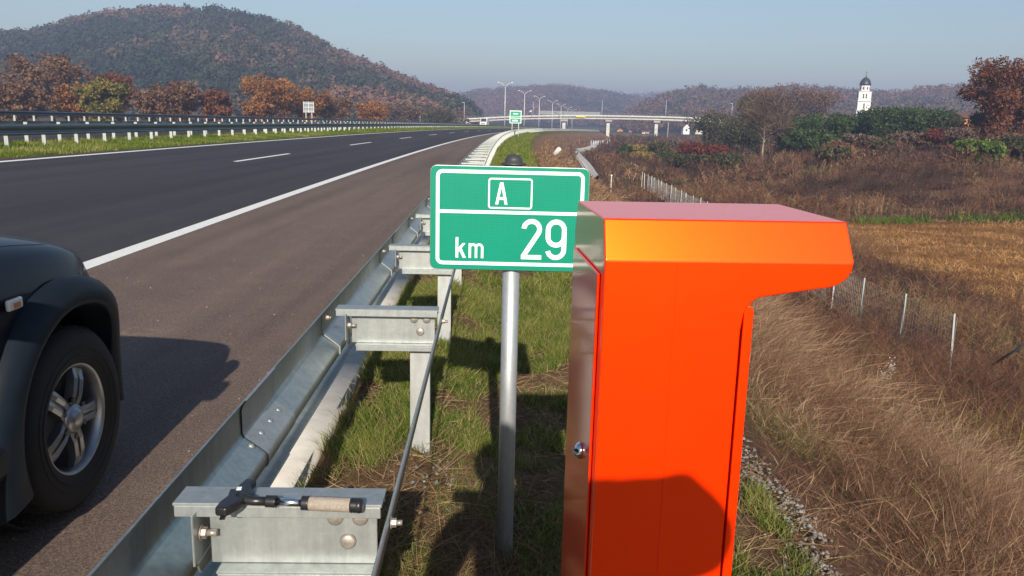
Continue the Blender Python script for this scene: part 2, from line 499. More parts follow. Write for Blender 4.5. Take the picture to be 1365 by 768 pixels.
def merge(parts):
    V = []; F = []; T = []; k = 0
    for v, f, t in parts:
        V.append(v); F.append(f + k); T.append(t); k += len(v)
    return np.concatenate(V), np.concatenate(F), np.concatenate(T)

def leaf_arrays(C, N, size, tint):
    """flat leaf clumps: C (n,3), N normals, size (n,)"""
    n = len(C)
    N = unit(N); a = unit(np.cross(N, rng.normal(size=(n, 3)))); b = np.cross(N, a)
    s = np.asarray(size)[:, None]
    e = rng.uniform(.45, .9, (n, 1))
    V = np.stack([C - a * s * .5, C - b * s * .5 * e + a * s * .1, C + a * s * .55, C + b * s * .5 * e - a * s * .05], 1).reshape(-1, 3)
    F = np.arange(n)[:, None] * 4 + np.arange(4)[None]
    return V, F, np.repeat(tint, 4)

def rand_dir(n, upw=0):
    v = rng.normal(size=(n, 3)); v[:, 2] += upw
    return unit(v)

def tree(name, label, cat, group, x, y, top_z, half, kind, seed, nleaf=3500, lsize=.45, bark='bark', trunk_h=.25, thin=False, base_z=None, flat=1.0, trunk_r=None):
    """trunk with limbs, crown of leaf clumps gathered round the limb ends; thing > trunk, crown"""
    global rng
    rng = np.random.default_rng(seed)
    rr = random.Random(seed)
    z0 = (gz(x, y) - .1) if base_z is None else base_z
    H = top_z - z0
    root = empty(name, (x, y, z0)); tag(root, label, cat, group)
    mb = MB()
    tr = trunk_r or max(.05, H * .022)
    lean = Vector((rr.uniform(-.06, .06), rr.uniform(-.06, .06), 1))
    n0 = 5
    axis = [lean * (H * .8 * k / n0) + Vector((rr.uniform(-1, 1), rr.uniform(-1, 1), 0)) * H * .012 * (k > 0) for k in range(n0 + 1)]
    mb.tube(axis, [tr * (1 - .85 * k / n0) * (1.35 if k == 0 else 1) for k in range(n0 + 1)], 7)
    cl = []
    nl = 15 if not thin else 12
    zc0 = H * trunk_h
    for k in range(nl):
        f = trunk_h * .8 + (1 - trunk_h * .8) * .72 * (k + .5) / nl
        p = lean * (H * f)
        az = k * 2.4 + rr.uniform(-.5, .5)
        prof = math.sin(math.pi * min(1, max(0, (f - trunk_h * .6) / (1.08 - trunk_h * .6))) ** .75) ** .6
        Ln = half * prof * rr.uniform(.72, 1.12)
        end = p + Vector((math.cos(az) * Ln, math.sin(az) * Ln, (H - p.z) * rr.uniform(.18, .5) * flat))
        mid = p.lerp(end, .5) + Vector((rr.uniform(-1, 1), rr.uniform(-1, 1), rr.uniform(-.2, .6))) * H * .02
        mb.tube([p, mid, end], [tr * .42, tr * .26, tr * .08], 5, caps=False)
        for j in range(3):
            q = mid.lerp(end, rr.uniform(0, 1)); e2 = q + Vector((rr.uniform(-1, 1), rr.uniform(-1, 1), rr.uniform(.0, 1))) * Ln * .38
            mb.tube([q, q.lerp(e2, .55) + Vector((0, 0, .03 * H)) * .3, e2], [tr * .16, tr * .1, tr * .03], 4, caps=False)
            cl.append((e2, .26)); cl.append((q, .24))
        cl.append((end, .3))
    cl.append((lean * (H * .90), .30)); cl.append((lean * (H * .82), .32)); cl.append((lean * (H * .7), .36))
    C = np.array([list(c[0]) for c in cl]); Rr = np.array([c[1] for c in cl]) * half * rng.uniform(.65, 1.35, len(cl))
    nbase = 0 if (thin or trunk_h > .12) else 10
    if nbase:
        az = rng.uniform(0, 6.283, nbase); rb = half * rng.uniform(.25, .8, nbase)
        C = np.concatenate([C, np.stack([np.cos(az) * rb, np.sin(az) * rb, H * rng.uniform(.12, .42, nbase)], 1)]); Rr = np.concatenate([Rr, half * rng.uniform(.24, .38, nbase)])
    C[:, 2] = np.clip(C[:, 2], zc0 * .9, H - Rr * .7)
    w = Rr ** 2 / (Rr ** 2).sum()
    idx = rng.choice(len(Rr), nleaf, p=w)
    d = rand_dir(nleaf)
    rad = Rr[idx] * rng.uniform(.25, 1.0, nleaf) ** .5 * rng.uniform(.8, 1.25, nleaf)
    P = C[idx] + d * rad[:, None] * np.array([1, 1, .8])
    ct = rng.uniform(.15, .85, len(Rr))
    tint = np.clip(ct[idx] + rng.normal(0, .17, nleaf), 0, 1)
    if thin:
        # bare crown: fine twigs instead of leaves
        Dv = unit(d + np.array([0, 0, .6]))
        V, F, T = blade_arrays(P, Dv, rng.uniform(.5, 1.1, nleaf) * lsize * 2.2, np.full(nleaf, lsize * .10), rng.normal(0, .2, (nleaf, 3)), tint)
    else:
        V, F, T = leaf_arrays(P, d * .7 + rand_dir(nleaf) * .9, lsize * rng.uniform(.6, 1.35, nleaf), tint)
    mb.build('trunk', M[bark], root)
    link('crown', npmesh('crown', V, F, T), LM[kind], root)
    return root

# ------------------------------------------------------------------ terrain sheet
def axis_lines(segs):
    out = [segs[0][0]]
    for a, b, st in segs:
        n = max(1, int(round((b - a) / st)))
        out += list(np.linspace(a, b, n + 1)[1:])
    return np.array(out)
ys = axis_lines([(-60, -8, 4), (-8, 24, .25), (24, 70, .8), (70, 460, 3), (460, 1000, 12), (1000, 2600, 40), (2600, 9000, 800)])
xs = axis_lines([(-9000, -2000, 700), (-2000, -700, 50), (-700, -120, 12), (-120, -36, 3), (-36, -2, .75), (-2, 14, .25), (14, 40, .8), (40, 120, 2.5), (120, 700, 12), (700, 2000, 50), (2000, 9000, 700)])
XX, YY = np.meshgrid(xs, ys)
ZZ = ground(XX, YY)
sS, oO = to_so(XX, YY)
rr_ = -oO
def lerp3(a, b, t):
    return a + (np.asarray(b) - a) * t[..., None]
colr = np.zeros(XX.shape + (3,)) + np.array([.085, .048, .034])           # valley brown
n1 = fbm(XX / 6, YY / 6, 4); n2 = fbm(XX / 25 + 5, YY / 25, 3)
colr = lerp3(colr, (.17, .088, .050), sm((n1 - .5) * 5))
colr = lerp3(colr, (.085, .085, .03), sm((n2 - .60) * 8) * .4)
fieldm = sm((XX - 19 - (n1 - .5) * 3) / 2.5) * sm((YY - 27 - (XX - 20) * .1) / 3) * sm((61 + (n1 - .5) * 4 - YY) / 3) * (oO < 0)
colr = lerp3(colr, (.25, .125, .048), fieldm)
slope_m = ((rr_ > 2.0) & (rr_ < 11)).astype(float)
colr = lerp3(colr, (.125, .072, .046), slope_m)
farslope = slope_m * sm((sS - 40) / 30)
colr = lerp3(colr, (.225, .135, .085), farslope)
rill = sm((fbm(sS / 5 + rr_ * .15, rr_ * .12, 2) - .57) * 14) * farslope * sm((rr_ - 3) / 3)
colr = lerp3(colr, (.10, .062, .042), rill * .6)
bermm = ((rr_ > -.12) & (rr_ <= 2.0)).astype(float)
colr = lerp3(colr, (.15, .095, .055), bermm)
gw = 1.7 + 1.1 * sm((sS - 30) / 40)
gb = ((rr_ > -.1)).astype(float) * sm((gw + .6 - rr_) / 1.2) * sm((sS - 14) / 20)
colr = lerp3(colr, (.105, .125, .028), gb * .9)
medm = ((oO > 11.2) & (oO < 15.4)).astype(float)
colr = lerp3(colr, (.115, .13, .03), medm)
colr = lerp3(colr, (.14, .075, .045), medm * sm((12.0 - oO) / .5))
leftm = (oO > 29).astype(float)
colr = lerp3(colr, (.12, .10, .04), leftm * .8)
forest = np.zeros_like(XX)
for i in range(4):
    hz = hill_z(i, XX, YY); forest = np.maximum(forest, ((YY > HILLS[i][1] + 20) & (hz > -4.5)).astype(float))
colr = lerp3(colr, (.045, .04, .026), forest)
ny, nx = XX.shape
idx = np.arange(ny * nx).reshape(ny, nx)
F = np.stack([idx[:-1, :-1], idx[:-1, 1:], idx[1:, 1:], idx[1:, :-1]], -1).reshape(-1, 4)
te = link('terrain', npmesh('terrain', np.stack([XX, YY, ZZ], -1).reshape(-1, 3), F, col=colr.reshape(-1, 3), smooth=True), M['soil'])
tag(te, 'brown earth ground with embankment slope and valley floor', 'ground', kind='structure')

# ------------------------------------------------------------------ roads
def ribbon(name, o1, o2, s0, s1, dz, mat, step=2.0, label=None, no=2):
    n = int((s1 - s0) / step) + 1
    s = np.linspace(s0, s1, n)
    o = np.linspace(o1, o2, no)
    P = road(s[:, None], o[None, :], dz)
    i = np.arange(n * no).reshape(n, no)
    F = np.stack([i[:-1, :-1], i[1:, :-1], i[1:, 1:], i[:-1, 1:]], -1).reshape(-1, 4)
    return P.reshape(-1, 3), F
def ribbons(name, specs, mat, kind='structure', label=None, cat=None):
    V = []; F = []; k = 0
    for sp in specs:
        v, f = ribbon('', *sp[:5], None, **(sp[5] if len(sp) > 5 else {}))
        V.append(v); F.append(f + k); k += len(v)
    o = link(name, npmesh(name, np.concatenate(V), np.concatenate(F)), mat)
    return tag(o, label, cat, kind=kind)
OE = 3.34
LW = 3.8
ribbons('carriageway', [(OE + .12, OE + 2 * LW + .42, -60, 640, 0)], M['asphalt'], label='dark asphalt of the near carriageway', cat='road')
ribbons('hard_shoulder', [(.48, OE + .12, -60, 640, 0.001)], M['shoulder'], label='brown grey asphalt shoulder beside the guardrail', cat='road')
ribbons('far_carriageway', [(15.3, 28.6, -60, 640, 0, dict(no=20))], M['asphalt'], label='dark asphalt of the far carriageway behind the median', cat='road')
mk = [(OE - .1, OE + .1, -60, 640, .005), (OE + 2 * LW - .1, OE + 2 * LW + .1, -60, 640, .005)]
for k in range(-4, 34):
    a = 24.71 + 17.994 * k
    mk.append((OE + LW - .075, OE + LW + .075, a, a + 6.2, .005, dict(step=.6)))
for k in range(-4, 34):
    a = 22.0 + 18 * k
    mk.append((22.35, 22.5, a, a + 6.2, .006, dict(step=.6)))
mk += [(18.5, 18.7, -60, 640, .006), (26.2, 26.4, -60, 640, .008, dict(no=3))]
ribbons('road_markings', mk, M['paint'], label='white painted edge lines and lane dashes', cat='road marking')

# concrete strip beneath the rail: separate slabs with joints
def kerb():
    V = []; F = []; k = 0
    for j in range(0, 110):
        s0, s1 = -6 + j * 3.0, -6 + j * 3.0 + 2.985
        s = np.array([s0, s1]); o = np.array([.118, .128, .47, .485]); dz = np.array([-.12, .032, .036, -.1])
        P = road(s[:, None], o[None], 0); P[..., 2] = zs(s)[:, None] + CS * o[None] + dz[None]
        i = np.arange(8).reshape(2, 4)
        f = [[i[0, a], i[1, a], i[1, a + 1], i[0, a + 1]] for a in range(3)] + [[i[0, 0], i[0, 1], i[0, 2], i[0, 3]], [i[1, 3], i[1, 2], i[1, 1], i[1, 0]]]
        V.append(P.reshape(-1, 3)); F.append(np.array(f) + k); k += 8
    o = link('kerb_strip', npmesh('kerb_strip', np.concatenate(V), np.concatenate(F)), M['concrete'])
    tag(o, 'pale concrete edging strip under the near guardrail', 'kerb', kind='structure')
kerb()

# ------------------------------------------------------------------ guardrails
def sweep(prof, oref, s0, s1, step, closed=True, zoff=0.0):
    """sweep a profile of (offset from oref, height above the road line there) along the road"""
    n = int((s1 - s0) / step) + 1
    s = np.linspace(s0, s1, n)
    o = np.array([p[0] for p in prof]) + oref; dz = np.array([p[1] for p in prof])
    P = road(s[:, None], o[None], 0)
    P[..., 2] = (zcross(oref) + zs(s))[:, None] + dz[None] + zoff
    m_ = len(prof); i = np.arange(n * m_).reshape(n, m_)
    j = np.roll(i, -1, 1) if closed else None
    if closed:
        F = np.stack([i[:-1], i[1:], j[1:], j[:-1]], -1).reshape(-1, 4)
    else:
        F = np.stack([i[:-1, :-1], i[1:, :-1], i[1:, 1:], i[:-1, 1:]], -1).reshape(-1, 4)
    return P.reshape(-1, 3), F
def rail_profile(top, flip=1):
    # W shaped beam, valley towards the posts
    p = [(.048, .003), (.058, -.012), (.064, -.03), (.064, -.105), (.058, -.118), (-.010, -.168), (-.016, -.178), (-.016, -.208), (-.010, -.218), (.058, -.262), (.062, -.275), (.060, -.305), (.03, -.322), (.006, -.330)]
    q = [(a * flip, top + b) for a, b in p]
    back = [(a - .005 * flip, b - .002) for a, b in q[::-1]]
    return q + back

def place(o, s, off, dz=0.0, zref=None):
    p = road(s, off, 0); z = float(zcross(off if zref is None else zref)) + float(zs(s)) + dz
    o.location = (float(p[0]), float(p[1]), z); o.rotation_euler = (0, 0, -heading(s))
    return o

def stuff_rest(name, proto_V, proto_F, sl, off, parent, mat, zref=None):
    V = []; F = []; k = 0
    for s in sl:
        p = road(s, off, 0); z = float(zcross(off if zref is None else zref)) + float(zs(s)); h = -heading(s)
        c, sn = math.cos(h), math.sin(h)
        v = proto_V @ np.array([[c, sn, 0], [-sn, c, 0], [0, 0, 1]]) + np.array([p[0], p[1], z])
        V.append(v); F.append(proto_F + k); k += len(v)
    o = link(name, npmesh(name, np.concatenate(V), np.concatenate(F)), mat, parent); o['kind'] = 'stuff'
    return o

def mesh_arrays(me):
    V = np.array([v.co[:] for v in me.vertices]); F = np.array([list(p.vertices) for p in me.polygons if len(p.vertices) == 4])
    return V, F

# --- near guardrail (x to the right of travel = minus offset)
gr = empty('guardrail', (0, 0, 0))
tag(gr, 'galvanised guardrail with spacer arms running along the near shoulder, past the green sign', 'guardrail')
V, F = sweep(rail_profile(.765), 0, -12, 420, .5)
link('rail_beam', npmesh('rail_beam', V, F), M['steel'], gr)
V, F = sweep([(-.497, .735), (-.502, .735), (-.502, .685), (-.497, .685)], 0, -12, 420, .5)
link('tie_strap', npmesh('tie_strap', V, F), M['steel_dull'], gr)
# spacer prototype in local axes: +x right (away from road), y along, z from road line
TOP = .770
def spacer_parts():
    a = MB()
    a.box((.2435, .045, TOP - .004), (.487, .090, .008))                    # top plate
    a.box((.2435, .003, TOP - .0215), (.481, .006, .027))                   # turned-down lip
    a.box((.2435, .087, TOP - .0215), (.481, .006, .027))
    a.box((.270, .045, TOP - .092), (.400, .007, .166))                     # web
    a.box((.285, .0375, TOP - .179), (.385, .075, .007))                    # bottom flange
    a.box((.285, .003, TOP - .1935), (.379, .006, .022))
    sp = a.build('spacer', M['steel_dull'], bevel=.0015, seg=1)
    e = MB()                                                                # bent end bracket bolted to the beam
    e.box((.052, .03, TOP - .085), (.006, .11, .13))
    e.box((.045, .03, TOP - .026), (.010, .05, .02))
    e.prism([(-.01, TOP - .15), (.10, TOP - .15), (.085, TOP - .19), (.01, TOP - .185)], .049, .055, plane='yz')
    br = e.build('end_bracket', M['steel_dull'], sp, bevel=.002, seg=1)
    q = MB()
    pr_ = [(-.050, TOP - .006), (-.060, TOP - .03), (-.060, TOP - .108), (-.054, TOP - .120), (.012, TOP - .170), (.021, TOP - .180), (.021, TOP - .215)]
    q.prism(pr_ + [(a + .0065, b + .002) for a, b in pr_[::-1]], -.030, .002)
    q.build('clamp_strap', M['steel_dull'], sp)
    def hexbolt(x, y, z, r=.012, l=.02):
        b = MB(); b.lathe([(r * 1.35, 0), (r * 1.35, .003)], (x, y, z), 'x', 16); b.lathe([(r, .003), (r, .014)], (x, y, z), 'x', 6, smooth=False); b.lathe([(r * .6, .014), (r * .6, l + .012)], (x, y, z), 'x', 10)
        b.build('bolt', M['bolt'], sp)
    hexbolt(-.040, -.014, TOP - .040, .011, .012)
    hexbolt(.056, .02, TOP - .085, .014, .026)
    hexbolt(.504, .03, TOP - .06, .011, .016)
    for x, z in ((.37, TOP - .053), (.43, TOP - .053), (.40, TOP - .115)):
        b = MB(); b.lathe([(.020, 0), (.019, -.005), (.014, -.008), (.0005, -.0095)], (x, .0405, z), 'y', 18); b.build('bolt', M['bolt'], sp)
    return sp
sp0 = spacer_parts()
def c_post(h0, h1, w, d, t=.005, name='post', mat=None):
    a = MB()
    poly = [(-w / 2, 0), (w / 2, 0), (w / 2, d), (w / 2 - .022, d), (w / 2 - .022, d - t), (w / 2 - t, d - t), (w / 2 - t, t), (-w / 2 + t, t), (-w / 2 + t, d - t), (-w / 2 + .022, d - t), (-w / 2 + .022, d), (-w / 2, d)]
    a.prism(poly, h0, h1, 'xy')
    return a.build(name, mat)
po0 = c_post(-.45, TOP - .011, .096, .056, name='post', mat=M['post_white'])
# holes and stains in the beam top: splice bolts along the valley slope
b = MB(); b.lathe([(.013, 0), (.011, .005), (.001, .008)], (0, 0, 0), 'z', 10); sb0 = b.build('splice_bolt', M['steel_dull'], gr)
first = True
for k in range(0, 8):
    for ds in (-.16, -.05, .06, .17):
        s = 2.6 + k * 4.0 + ds
        p = road(s, .022, 0); z = float(zs(s)) + .622
        o = sb0 if first else sb0.copy()
        if not first: COL.objects.link(o)
        first = False
        o.parent = gr; o.location = (float(p[0]), float(p[1]), z); o.rotation_euler = (0, R_(38), -heading(s))
lp = [(a - .0045, .765 + b_ - .765) for a, b_ in rail_profile(.765)]
for k in range(8):
    V, F = sweep(lp, 0, 2.46 + 4 * k, 2.82 + 4 * k, .08)
    link('lap_joint', npmesh('lap_joint', V, F), M['steel_dull'], gr)
SMAX = 210
sl = [1.747 + 2 * k for k in range(-5, SMAX)]
front = [s for s in sl if s > 0][:100]
for k, s in enumerate(front):
    if k == 0: a, b = sp0, po0
    elif k < 14: a, b = copy_tree(sp0), copy_tree(po0)
    else:
        a = sp0.copy(); COL.objects.link(a); b = po0.copy(); COL.objects.link(b)
    a.parent = gr; b.parent = gr
    place(a, s, 0.0); place(b, s + .046, -.398, 0, zref=0)
pv, pf = mesh_arrays(sp0.data)
rest = [s for s in sl if s > front[-1] + 1 or s <= 0]
for ch in list(sp0.children):
    if ch.name == 'clamp_strap' or (ch.name == 'bolt'): bpy.data.objects.remove(ch)
pv, pf = pv, pf
stuff_rest('spacer_row', pv, pf, rest, 0.0, gr, M['steel_dull'])
qb = MB(); qb.box((0, .028, .17), (.096, .056, 1.2)); q0 = qb.build('tmp', M['post_white']); qv, qf = mesh_arrays(q0.data); bpy.data.objects.remove(q0)
stuff_rest('post_row', qv, qf, rest, -.398, gr, M['post_white'], zref=0)

# --- median barriers and far barrier
def barrier(label, o_post, o_rail, flip, s_first, dz0, ptop, rtop, smax=330, mat=None, pw=.12, sps=2.0, hk=1.0):
    root = empty('guardrail'); tag(root, label, 'guardrail', 'barriers along and across the median')
    V, F = sweep([(a, rtop + (b - rtop) * hk) for a, b in rail_profile(rtop, flip)], o_rail, -30, smax, 1.0, zoff=dz0)
    link('rail_beam', npmesh('rail_beam', V, F), mat or M['rail_far'], root)
    a = MB(); a.box((0, 0, ptop / 2 - .15), (pw, .07, ptop + .3)); p0 = a.build('post', M['post_white'])
    n = 0; rest = []
    s = s_first
    lst = []
    while s < smax: lst.append(s); s += sps
    for s in lst:
        if n < 100 and s > 18:
            o = p0 if n == 0 else p0.copy()
            if n: COL.objects.link(o)
            o.parent = root; place(o, s, o_post, dz0); n += 1
        elif s > 18: rest.append(s)
    v, f = mesh_arrays(p0.data); v = v + np.array([0, 0, dz0])
    if rest: stuff_rest('post_row', v, f, rest, o_post, root, M['post_white'])
    return root
barrier('dark blue steel barrier nearest the lanes on the green median, white posts below it', 13.92, 13.75, -1, 20.75, -.07, .72, .74)
barrier('second barrier row on the median, its shorter posts showing behind the first', 14.85, 15.0, 1, 19.4, -.05, .72, .74)
barrier('outer barrier across the motorway, in front of the orange trees', 29.3, 29.1, -1, 20.6, .09, .78, .80, hk=.8)

# ------------------------------------------------------------------ kilometre sign
SY = 3.0
def stroke(bm_, pts, w, y0, y1, closed=False):
    pts = [Vector((a, b)) for a, b in pts]
    n = len(pts); L = []; R2 = []
    for i, p in enumerate(pts):
        a = pts[(i - 1) % n] if (closed or i > 0) else None
        b = pts[(i + 1) % n] if (closed or i < n - 1) else None
        d1 = (p - a).normalized() if a is not None else None
        d2 = (b - p).normalized() if b is not None else None
        d1 = d1 or d2; d2 = d2 or d1
        n1 = Vector((-d1.y, d1.x)); n2 = Vector((-d2.y, d2.x))
        mn = (n1 + n2)
        mn = mn.normalized() if mn.length > 1e-6 else n1
        k = w / 2 / max(.45, mn.dot(n1))
        L.append(p + mn * k); R2.append(p - mn * k)
    rngi = range(n if closed else n - 1)
    fr = [[bm_.verts.new((q.x, y0, q.y)) for q in side] for side in (L, R2)]
    bk = [[bm_.verts.new((q.x, y1, q.y)) for q in side] for side in (L, R2)]
    for i in rngi:
        j = (i + 1) % n
        for f in ((fr[0][i], fr[0][j], fr[1][j], fr[1][i]), (fr[0][j], fr[0][i], bk[0][i], bk[0][j]), (fr[1][i], fr[1][j], bk[1][j], bk[1][i])):
            bm_.faces.new(f)
    if not closed:
        for i in (0, n - 1):
            bm_.faces.new((fr[0][i], fr[1][i], bk[1][i], bk[0][i]))
def arc(cx, cy, rx, ry, a0, a1, n=14):
    return [(cx + rx * math.cos(R_(a0 + (a1 - a0) * k / n)), cy + ry * math.sin(R_(a0 + (a1 - a0) * k / n))) for k in range(n + 1)]
def rrect(x0, z0, x1, z1, r, n=6):
    return arc(x1 - r, z1 - r, r, r, 0, 90, n) + arc(x0 + r, z1 - r, r, r, 90, 180, n) + arc(x0 + r, z0 + r, r, r, 180, 270, n) + arc(x1 - r, z0 + r, r, r, 270, 360, n)
MPX = .588 / 214.0
def sx(px): return (px - 680.0) * MPX
def sz(py): return (290.0 - py) * MPX
sg = empty('kilometre_sign', (-.005, SY, -.115))
tag(sg, 'green kilometre 29 sign with white border on a round grey post', 'sign')
SZ = 1.302 + .115
pl = MB(); pl.prism(rrect(-.294, -.194, .294, .194, .026), .001, .012); plate = pl.build('sign_plate', M['plate'], sg, (-.012, 0, SZ), bevel=.002)
fc = MB(); fc.prism(rrect(-.2915, -.1915, .2915, .1915, .024), -.0005, .003)
face = fc.build('sign_face', M['green'], plate)
wl = MB()
stroke(wl.bm, rrect(sx(583.5), sz(351.3), sx(777.7), sz(227.3), .018), .0128, -.0018, .0005, True)
o_b = wl.build('border', M['sign_white'], plate)
wl = MB(); wl.box((0, -.0012, sz(281)), (sx(775) - sx(586), .0016, .0120)); wl.build('divider_line', M['sign_white'], plate)
wl = MB(); stroke(wl.bm, rrect(sx(652.4), sz(275), sx(709.6), sz(236), .008), .0058, -.0018, .0005, True); wl.build('letter_frame', M['sign_white'], plate)
def glyphs():
    g = MB(); b = g.bm; y0, y1 = -.002, .0004
    # A
    ax0, ax1, az0, az1 = sx(661.0), sx(677.4), sz(270.3), sz(240.8)
    cx = (ax0 + ax1) / 2; w = .0105
    g.prism([(ax0, az0), (ax0 + w, az0), (cx + .0005, az1 - .014), (cx + .0058, az1), (cx - .0058, az1)], y0, y1)
    g.prism([(ax1, az0), (cx + .0058, az1), (cx - .0005, az1 - .014), (ax1 - w, az0)], y0 - .0002, y1)
    zb = az0 + (az1 - az0) * .21
    g.box((cx, (y0 + y1) / 2 - .0004, zb + .005), ((ax1 - ax0) * .56, y1 - y0, .0095))
    g.build('lettering', M['sign_white'], plate); g = MB(); b = g.bm
    # k
    w = .0098
    kx, kz0, kz1, xh = sx(608.2), sz(344), sz(316), sz(324)
    g.box((kx + w / 2, (y0 + y1) / 2, (kz0 + kz1) / 2), (w, y1 - y0, kz1 - kz0))
    jx = kx + w * .9; mzz = kz0 + (xh - kz0) * .42
    g.prism([(jx, mzz - .004), (jx, mzz + .011), (sx(621.5) - w * 1.15, xh), (sx(621.5), xh)], y0 - .0002, y1)
    g.prism([(jx + .0045, mzz + .006), (jx + .0125, mzz + .015), (sx(622.3), kz0), (sx(622.3) - w * 1.2, kz0)], y0 - .0004, y1)
    # m
    m0, m1 = sx(626.0), sx(646.0); w = .0088
    mid = (m0 + m1) / 2
    g.box((m0 + w / 2, (y0 + y1) / 2, (kz0 + xh) / 2), (w, y1 - y0, xh - kz0))
    for a0, a1 in ((m0 + w / 2, mid), (mid, m1 - w / 2)):
        r = (a1 - a0) / 2
        stroke(b, arc((a0 + a1) / 2, xh - w / 2 - r, r, r, 180, 0, 10)[2:] + [(a1, kz0)], w, y0 - .0003, y1)
    g.build('lettering', M['sign_white'], plate); g = MB(); b = g.bm
    # 2
    w = .0175; x0, x1, z0, z1 = sx(697.2), sx(724.8), sz(344.2), sz(289)
    r = (x1 - x0 - w) / 2; cx = (x0 + x1) / 2
    top = arc(cx, z1 - w / 2 - r, r, r, 176, -28, 18)
    stroke(b, top + [(x0 + w * .62, z0 + w * .9), (x0 + w * .45, z0 + w * .5)], w, y0, y1)
    g.box((cx + .0003, (y0 + y1) / 2 - .0003, z0 + w / 2 - .0005), (x1 - x0, y1 - y0, w * .92))
    # 9
    x0, x1 = sx(730.2), sx(758.4); cx = (x0 + x1) / 2; r = (x1 - x0 - w) / 2; hz = (z1 - z0)
    zt = z1 - w / 2 - r; zb = z0 + hz * .385 + w / 2 + r * .62
    loop = arc(cx, zt, r, r, 0, 180, 14) + arc(cx, zb, r, r, 180, 360, 14)
    stroke(b, loop, w, y0, y1, True)
    stroke(b, [(cx + r, zt), (cx + r, zt - .02)] + arc(cx, z0 + w / 2 + r, r, r, 0, -168, 18), w, y0 - .0003, y1)
    return g.build('lettering', M['sign_white'], plate)
glyphs()
ps = MB(); ps.lathe([(.0325, -.35), (.0325, SZ + .2)], (0, .048, 0), 'z', 28); post = ps.build('post', M['galv_pole'], sg)
cp = MB(); cp.lathe([(.046, 0), (.047, .006), (.034, .010), (.033, .022), (.022, .036), (.0005, .041)], (0, .048, SZ + .197), 'z', 24); cp.build('post_cap', M['dark_plastic'], sg)
cl = MB()
for z in (-.10, .10):
    cl.box((0, .03, SZ + z), (.12, .030, .03)); cl.box((0, .086, SZ + z), (.10, .006, .03))
cl.build('clamp', M['plate'], sg, bevel=.002)

# ------------------------------------------------------------------ emergency call box
bx = empty('emergency_call_box', (.167, 1.45, -.12), R_(4.0))
tag(bx, 'bright orange roadside emergency call pillar with an overhanging hood', 'call box')
BD = .385                                                   # depth front to back
Z0 = .12
def body_profile():
    # outline of the side plate in (x, z) of the pillar, hood overhang to the right
    p = [(0, 0), (.262, 0), (.262, 1.285 + Z0)]
    p += [(.262 + .004, 1.318 + Z0), (.270 + .008, 1.338 + Z0), (.292, 1.349 + Z0)]
    p += [(.408, 1.367 + Z0)]
    p += [(.408 + .058 * math.sin(t), 1.367 + .044 - .044 * math.cos(t) + Z0) for t in [R_(15 + 15 * k) for k in range(6)]]
    p += [(.468, 1.416 + Z0)]
    p += [(0, 1.416 + Z0)]
    return p
prof = body_profile()
g = MB()
TOPZ = 1.416 + Z0; CH, CY_ = .073, .028
secs = []
lip = .006
for y, top in ((0, 0), (0.0, 0), (CY_, 1), (BD - CY_, 1), (BD, 0)):
    row = []
    for (x, z) in prof:
        zz = z; xx = x
        if abs(z - TOPZ) < 1e-6:
            zz = z + CH * top
            if x > .4: xx = x - .010 * top
        row.append(g.bm.verts.new((xx, y, zz)))
    secs.append(row)
n = len(prof)
secs = [secs[0]] + secs[2:]
for A, B in zip(secs, secs[1:]):
    for k in range(n):
        g.bm.faces.new((A[k], A[(k + 1) % n], B[(k + 1) % n], B[k]))
g.bm.faces.new(secs[0]); g.bm.faces.new(secs[-1][::-1])
bmesh.ops.remove_doubles(g.bm, verts=g.bm.verts, dist=1e-5)
body = g.build('housing', M['orange'], bx, bevel=.0035, seg=3, smooth=True, ang=.3)
# weld seam running down the side plate
q = MB(); q.box((.1345, -.0003, .69 + Z0), (.0022, .0022, 1.445)); q.build('seam', M['orange'], bx)
# inner front panel on the user side, slightly set back, with rounded head
q = MB()
pp = [(.2665, .02), (.286, .02)] + [(.286, 1.316 + Z0)] + [(.2763 + .0097 * math.cos(R_(a)), 1.322 + Z0 + .012 * math.sin(R_(a))) for a in (20, 50, 90, 130, 160)] + [(.2665, 1.316 + Z0)]
q.prism(pp, .002, BD - .004); q.build('user_panel', M['orange'], bx, bevel=.005, seg=2, smooth=True)
# door with frame gap on the left side
q = MB(); q.prism([(.035, .18), (BD - .03, .18), (BD - .03, 1.385 + Z0), (.035, 1.385 + Z0)], -.0065, -.0008, plane='yz')
door = q.build('door', M['orange'], bx, bevel=.003, seg=2, smooth=True)
q = MB(); q.lathe([(.0175, 0), (.0175, -.004), (.014, -.010), (.006, -.016), (.0005, -.017)], (-.0065, .128, .995 + Z0), 'x', 20)
lk = q.build('lock', M['chrome'], door)
q = MB(); q.box((-.024, .128, .995 + Z0), (.004, .004, .016)); q.build('keyhole', M['dark_plastic'], door)
q = MB(); q.box((.13, BD / 2, -.04), (.42, .52, .16)); q.build('base_plinth', M['concrete'], bx, bevel=.01)

# ------------------------------------------------------------------ ice scraper on the first spacer plate
sc_ = empty('ice_scraper', (0, 0, 0)); tag(sc_, 'black ice scraper with grey foam grip lying on the nearest spacer plate', 'ice scraper')
zt = .7695
def tb(name, pts, r, mat, n=14): return MB().tube(pts, r, n).build(name, M[mat], sc_)
A0, A1 = Vector((-.560, 1.733, zt + .0165)), Vector((-.330, 1.7215, zt + .0165))
def along(t): return A0.lerp(A1, t)
pts = [along(.02 + .01 * k) for k in range(11)]
tb('collar', pts, [.0125 if k % 2 else .0145 for k in range(11)], 'black_plastic')
tb('tube', [along(.11), along(.40)], .0095, 'alu')
pts = [along(.385 + .012 * k) for k in range(7)]
tb('collar', pts, [.0155 if k % 2 else .0172 for k in range(7)], 'black_plastic')
tb('grip', [along(.455), along(.47), along(.87), along(.88)], [.0150, .0165, .0165, .015], 'foam', 20)
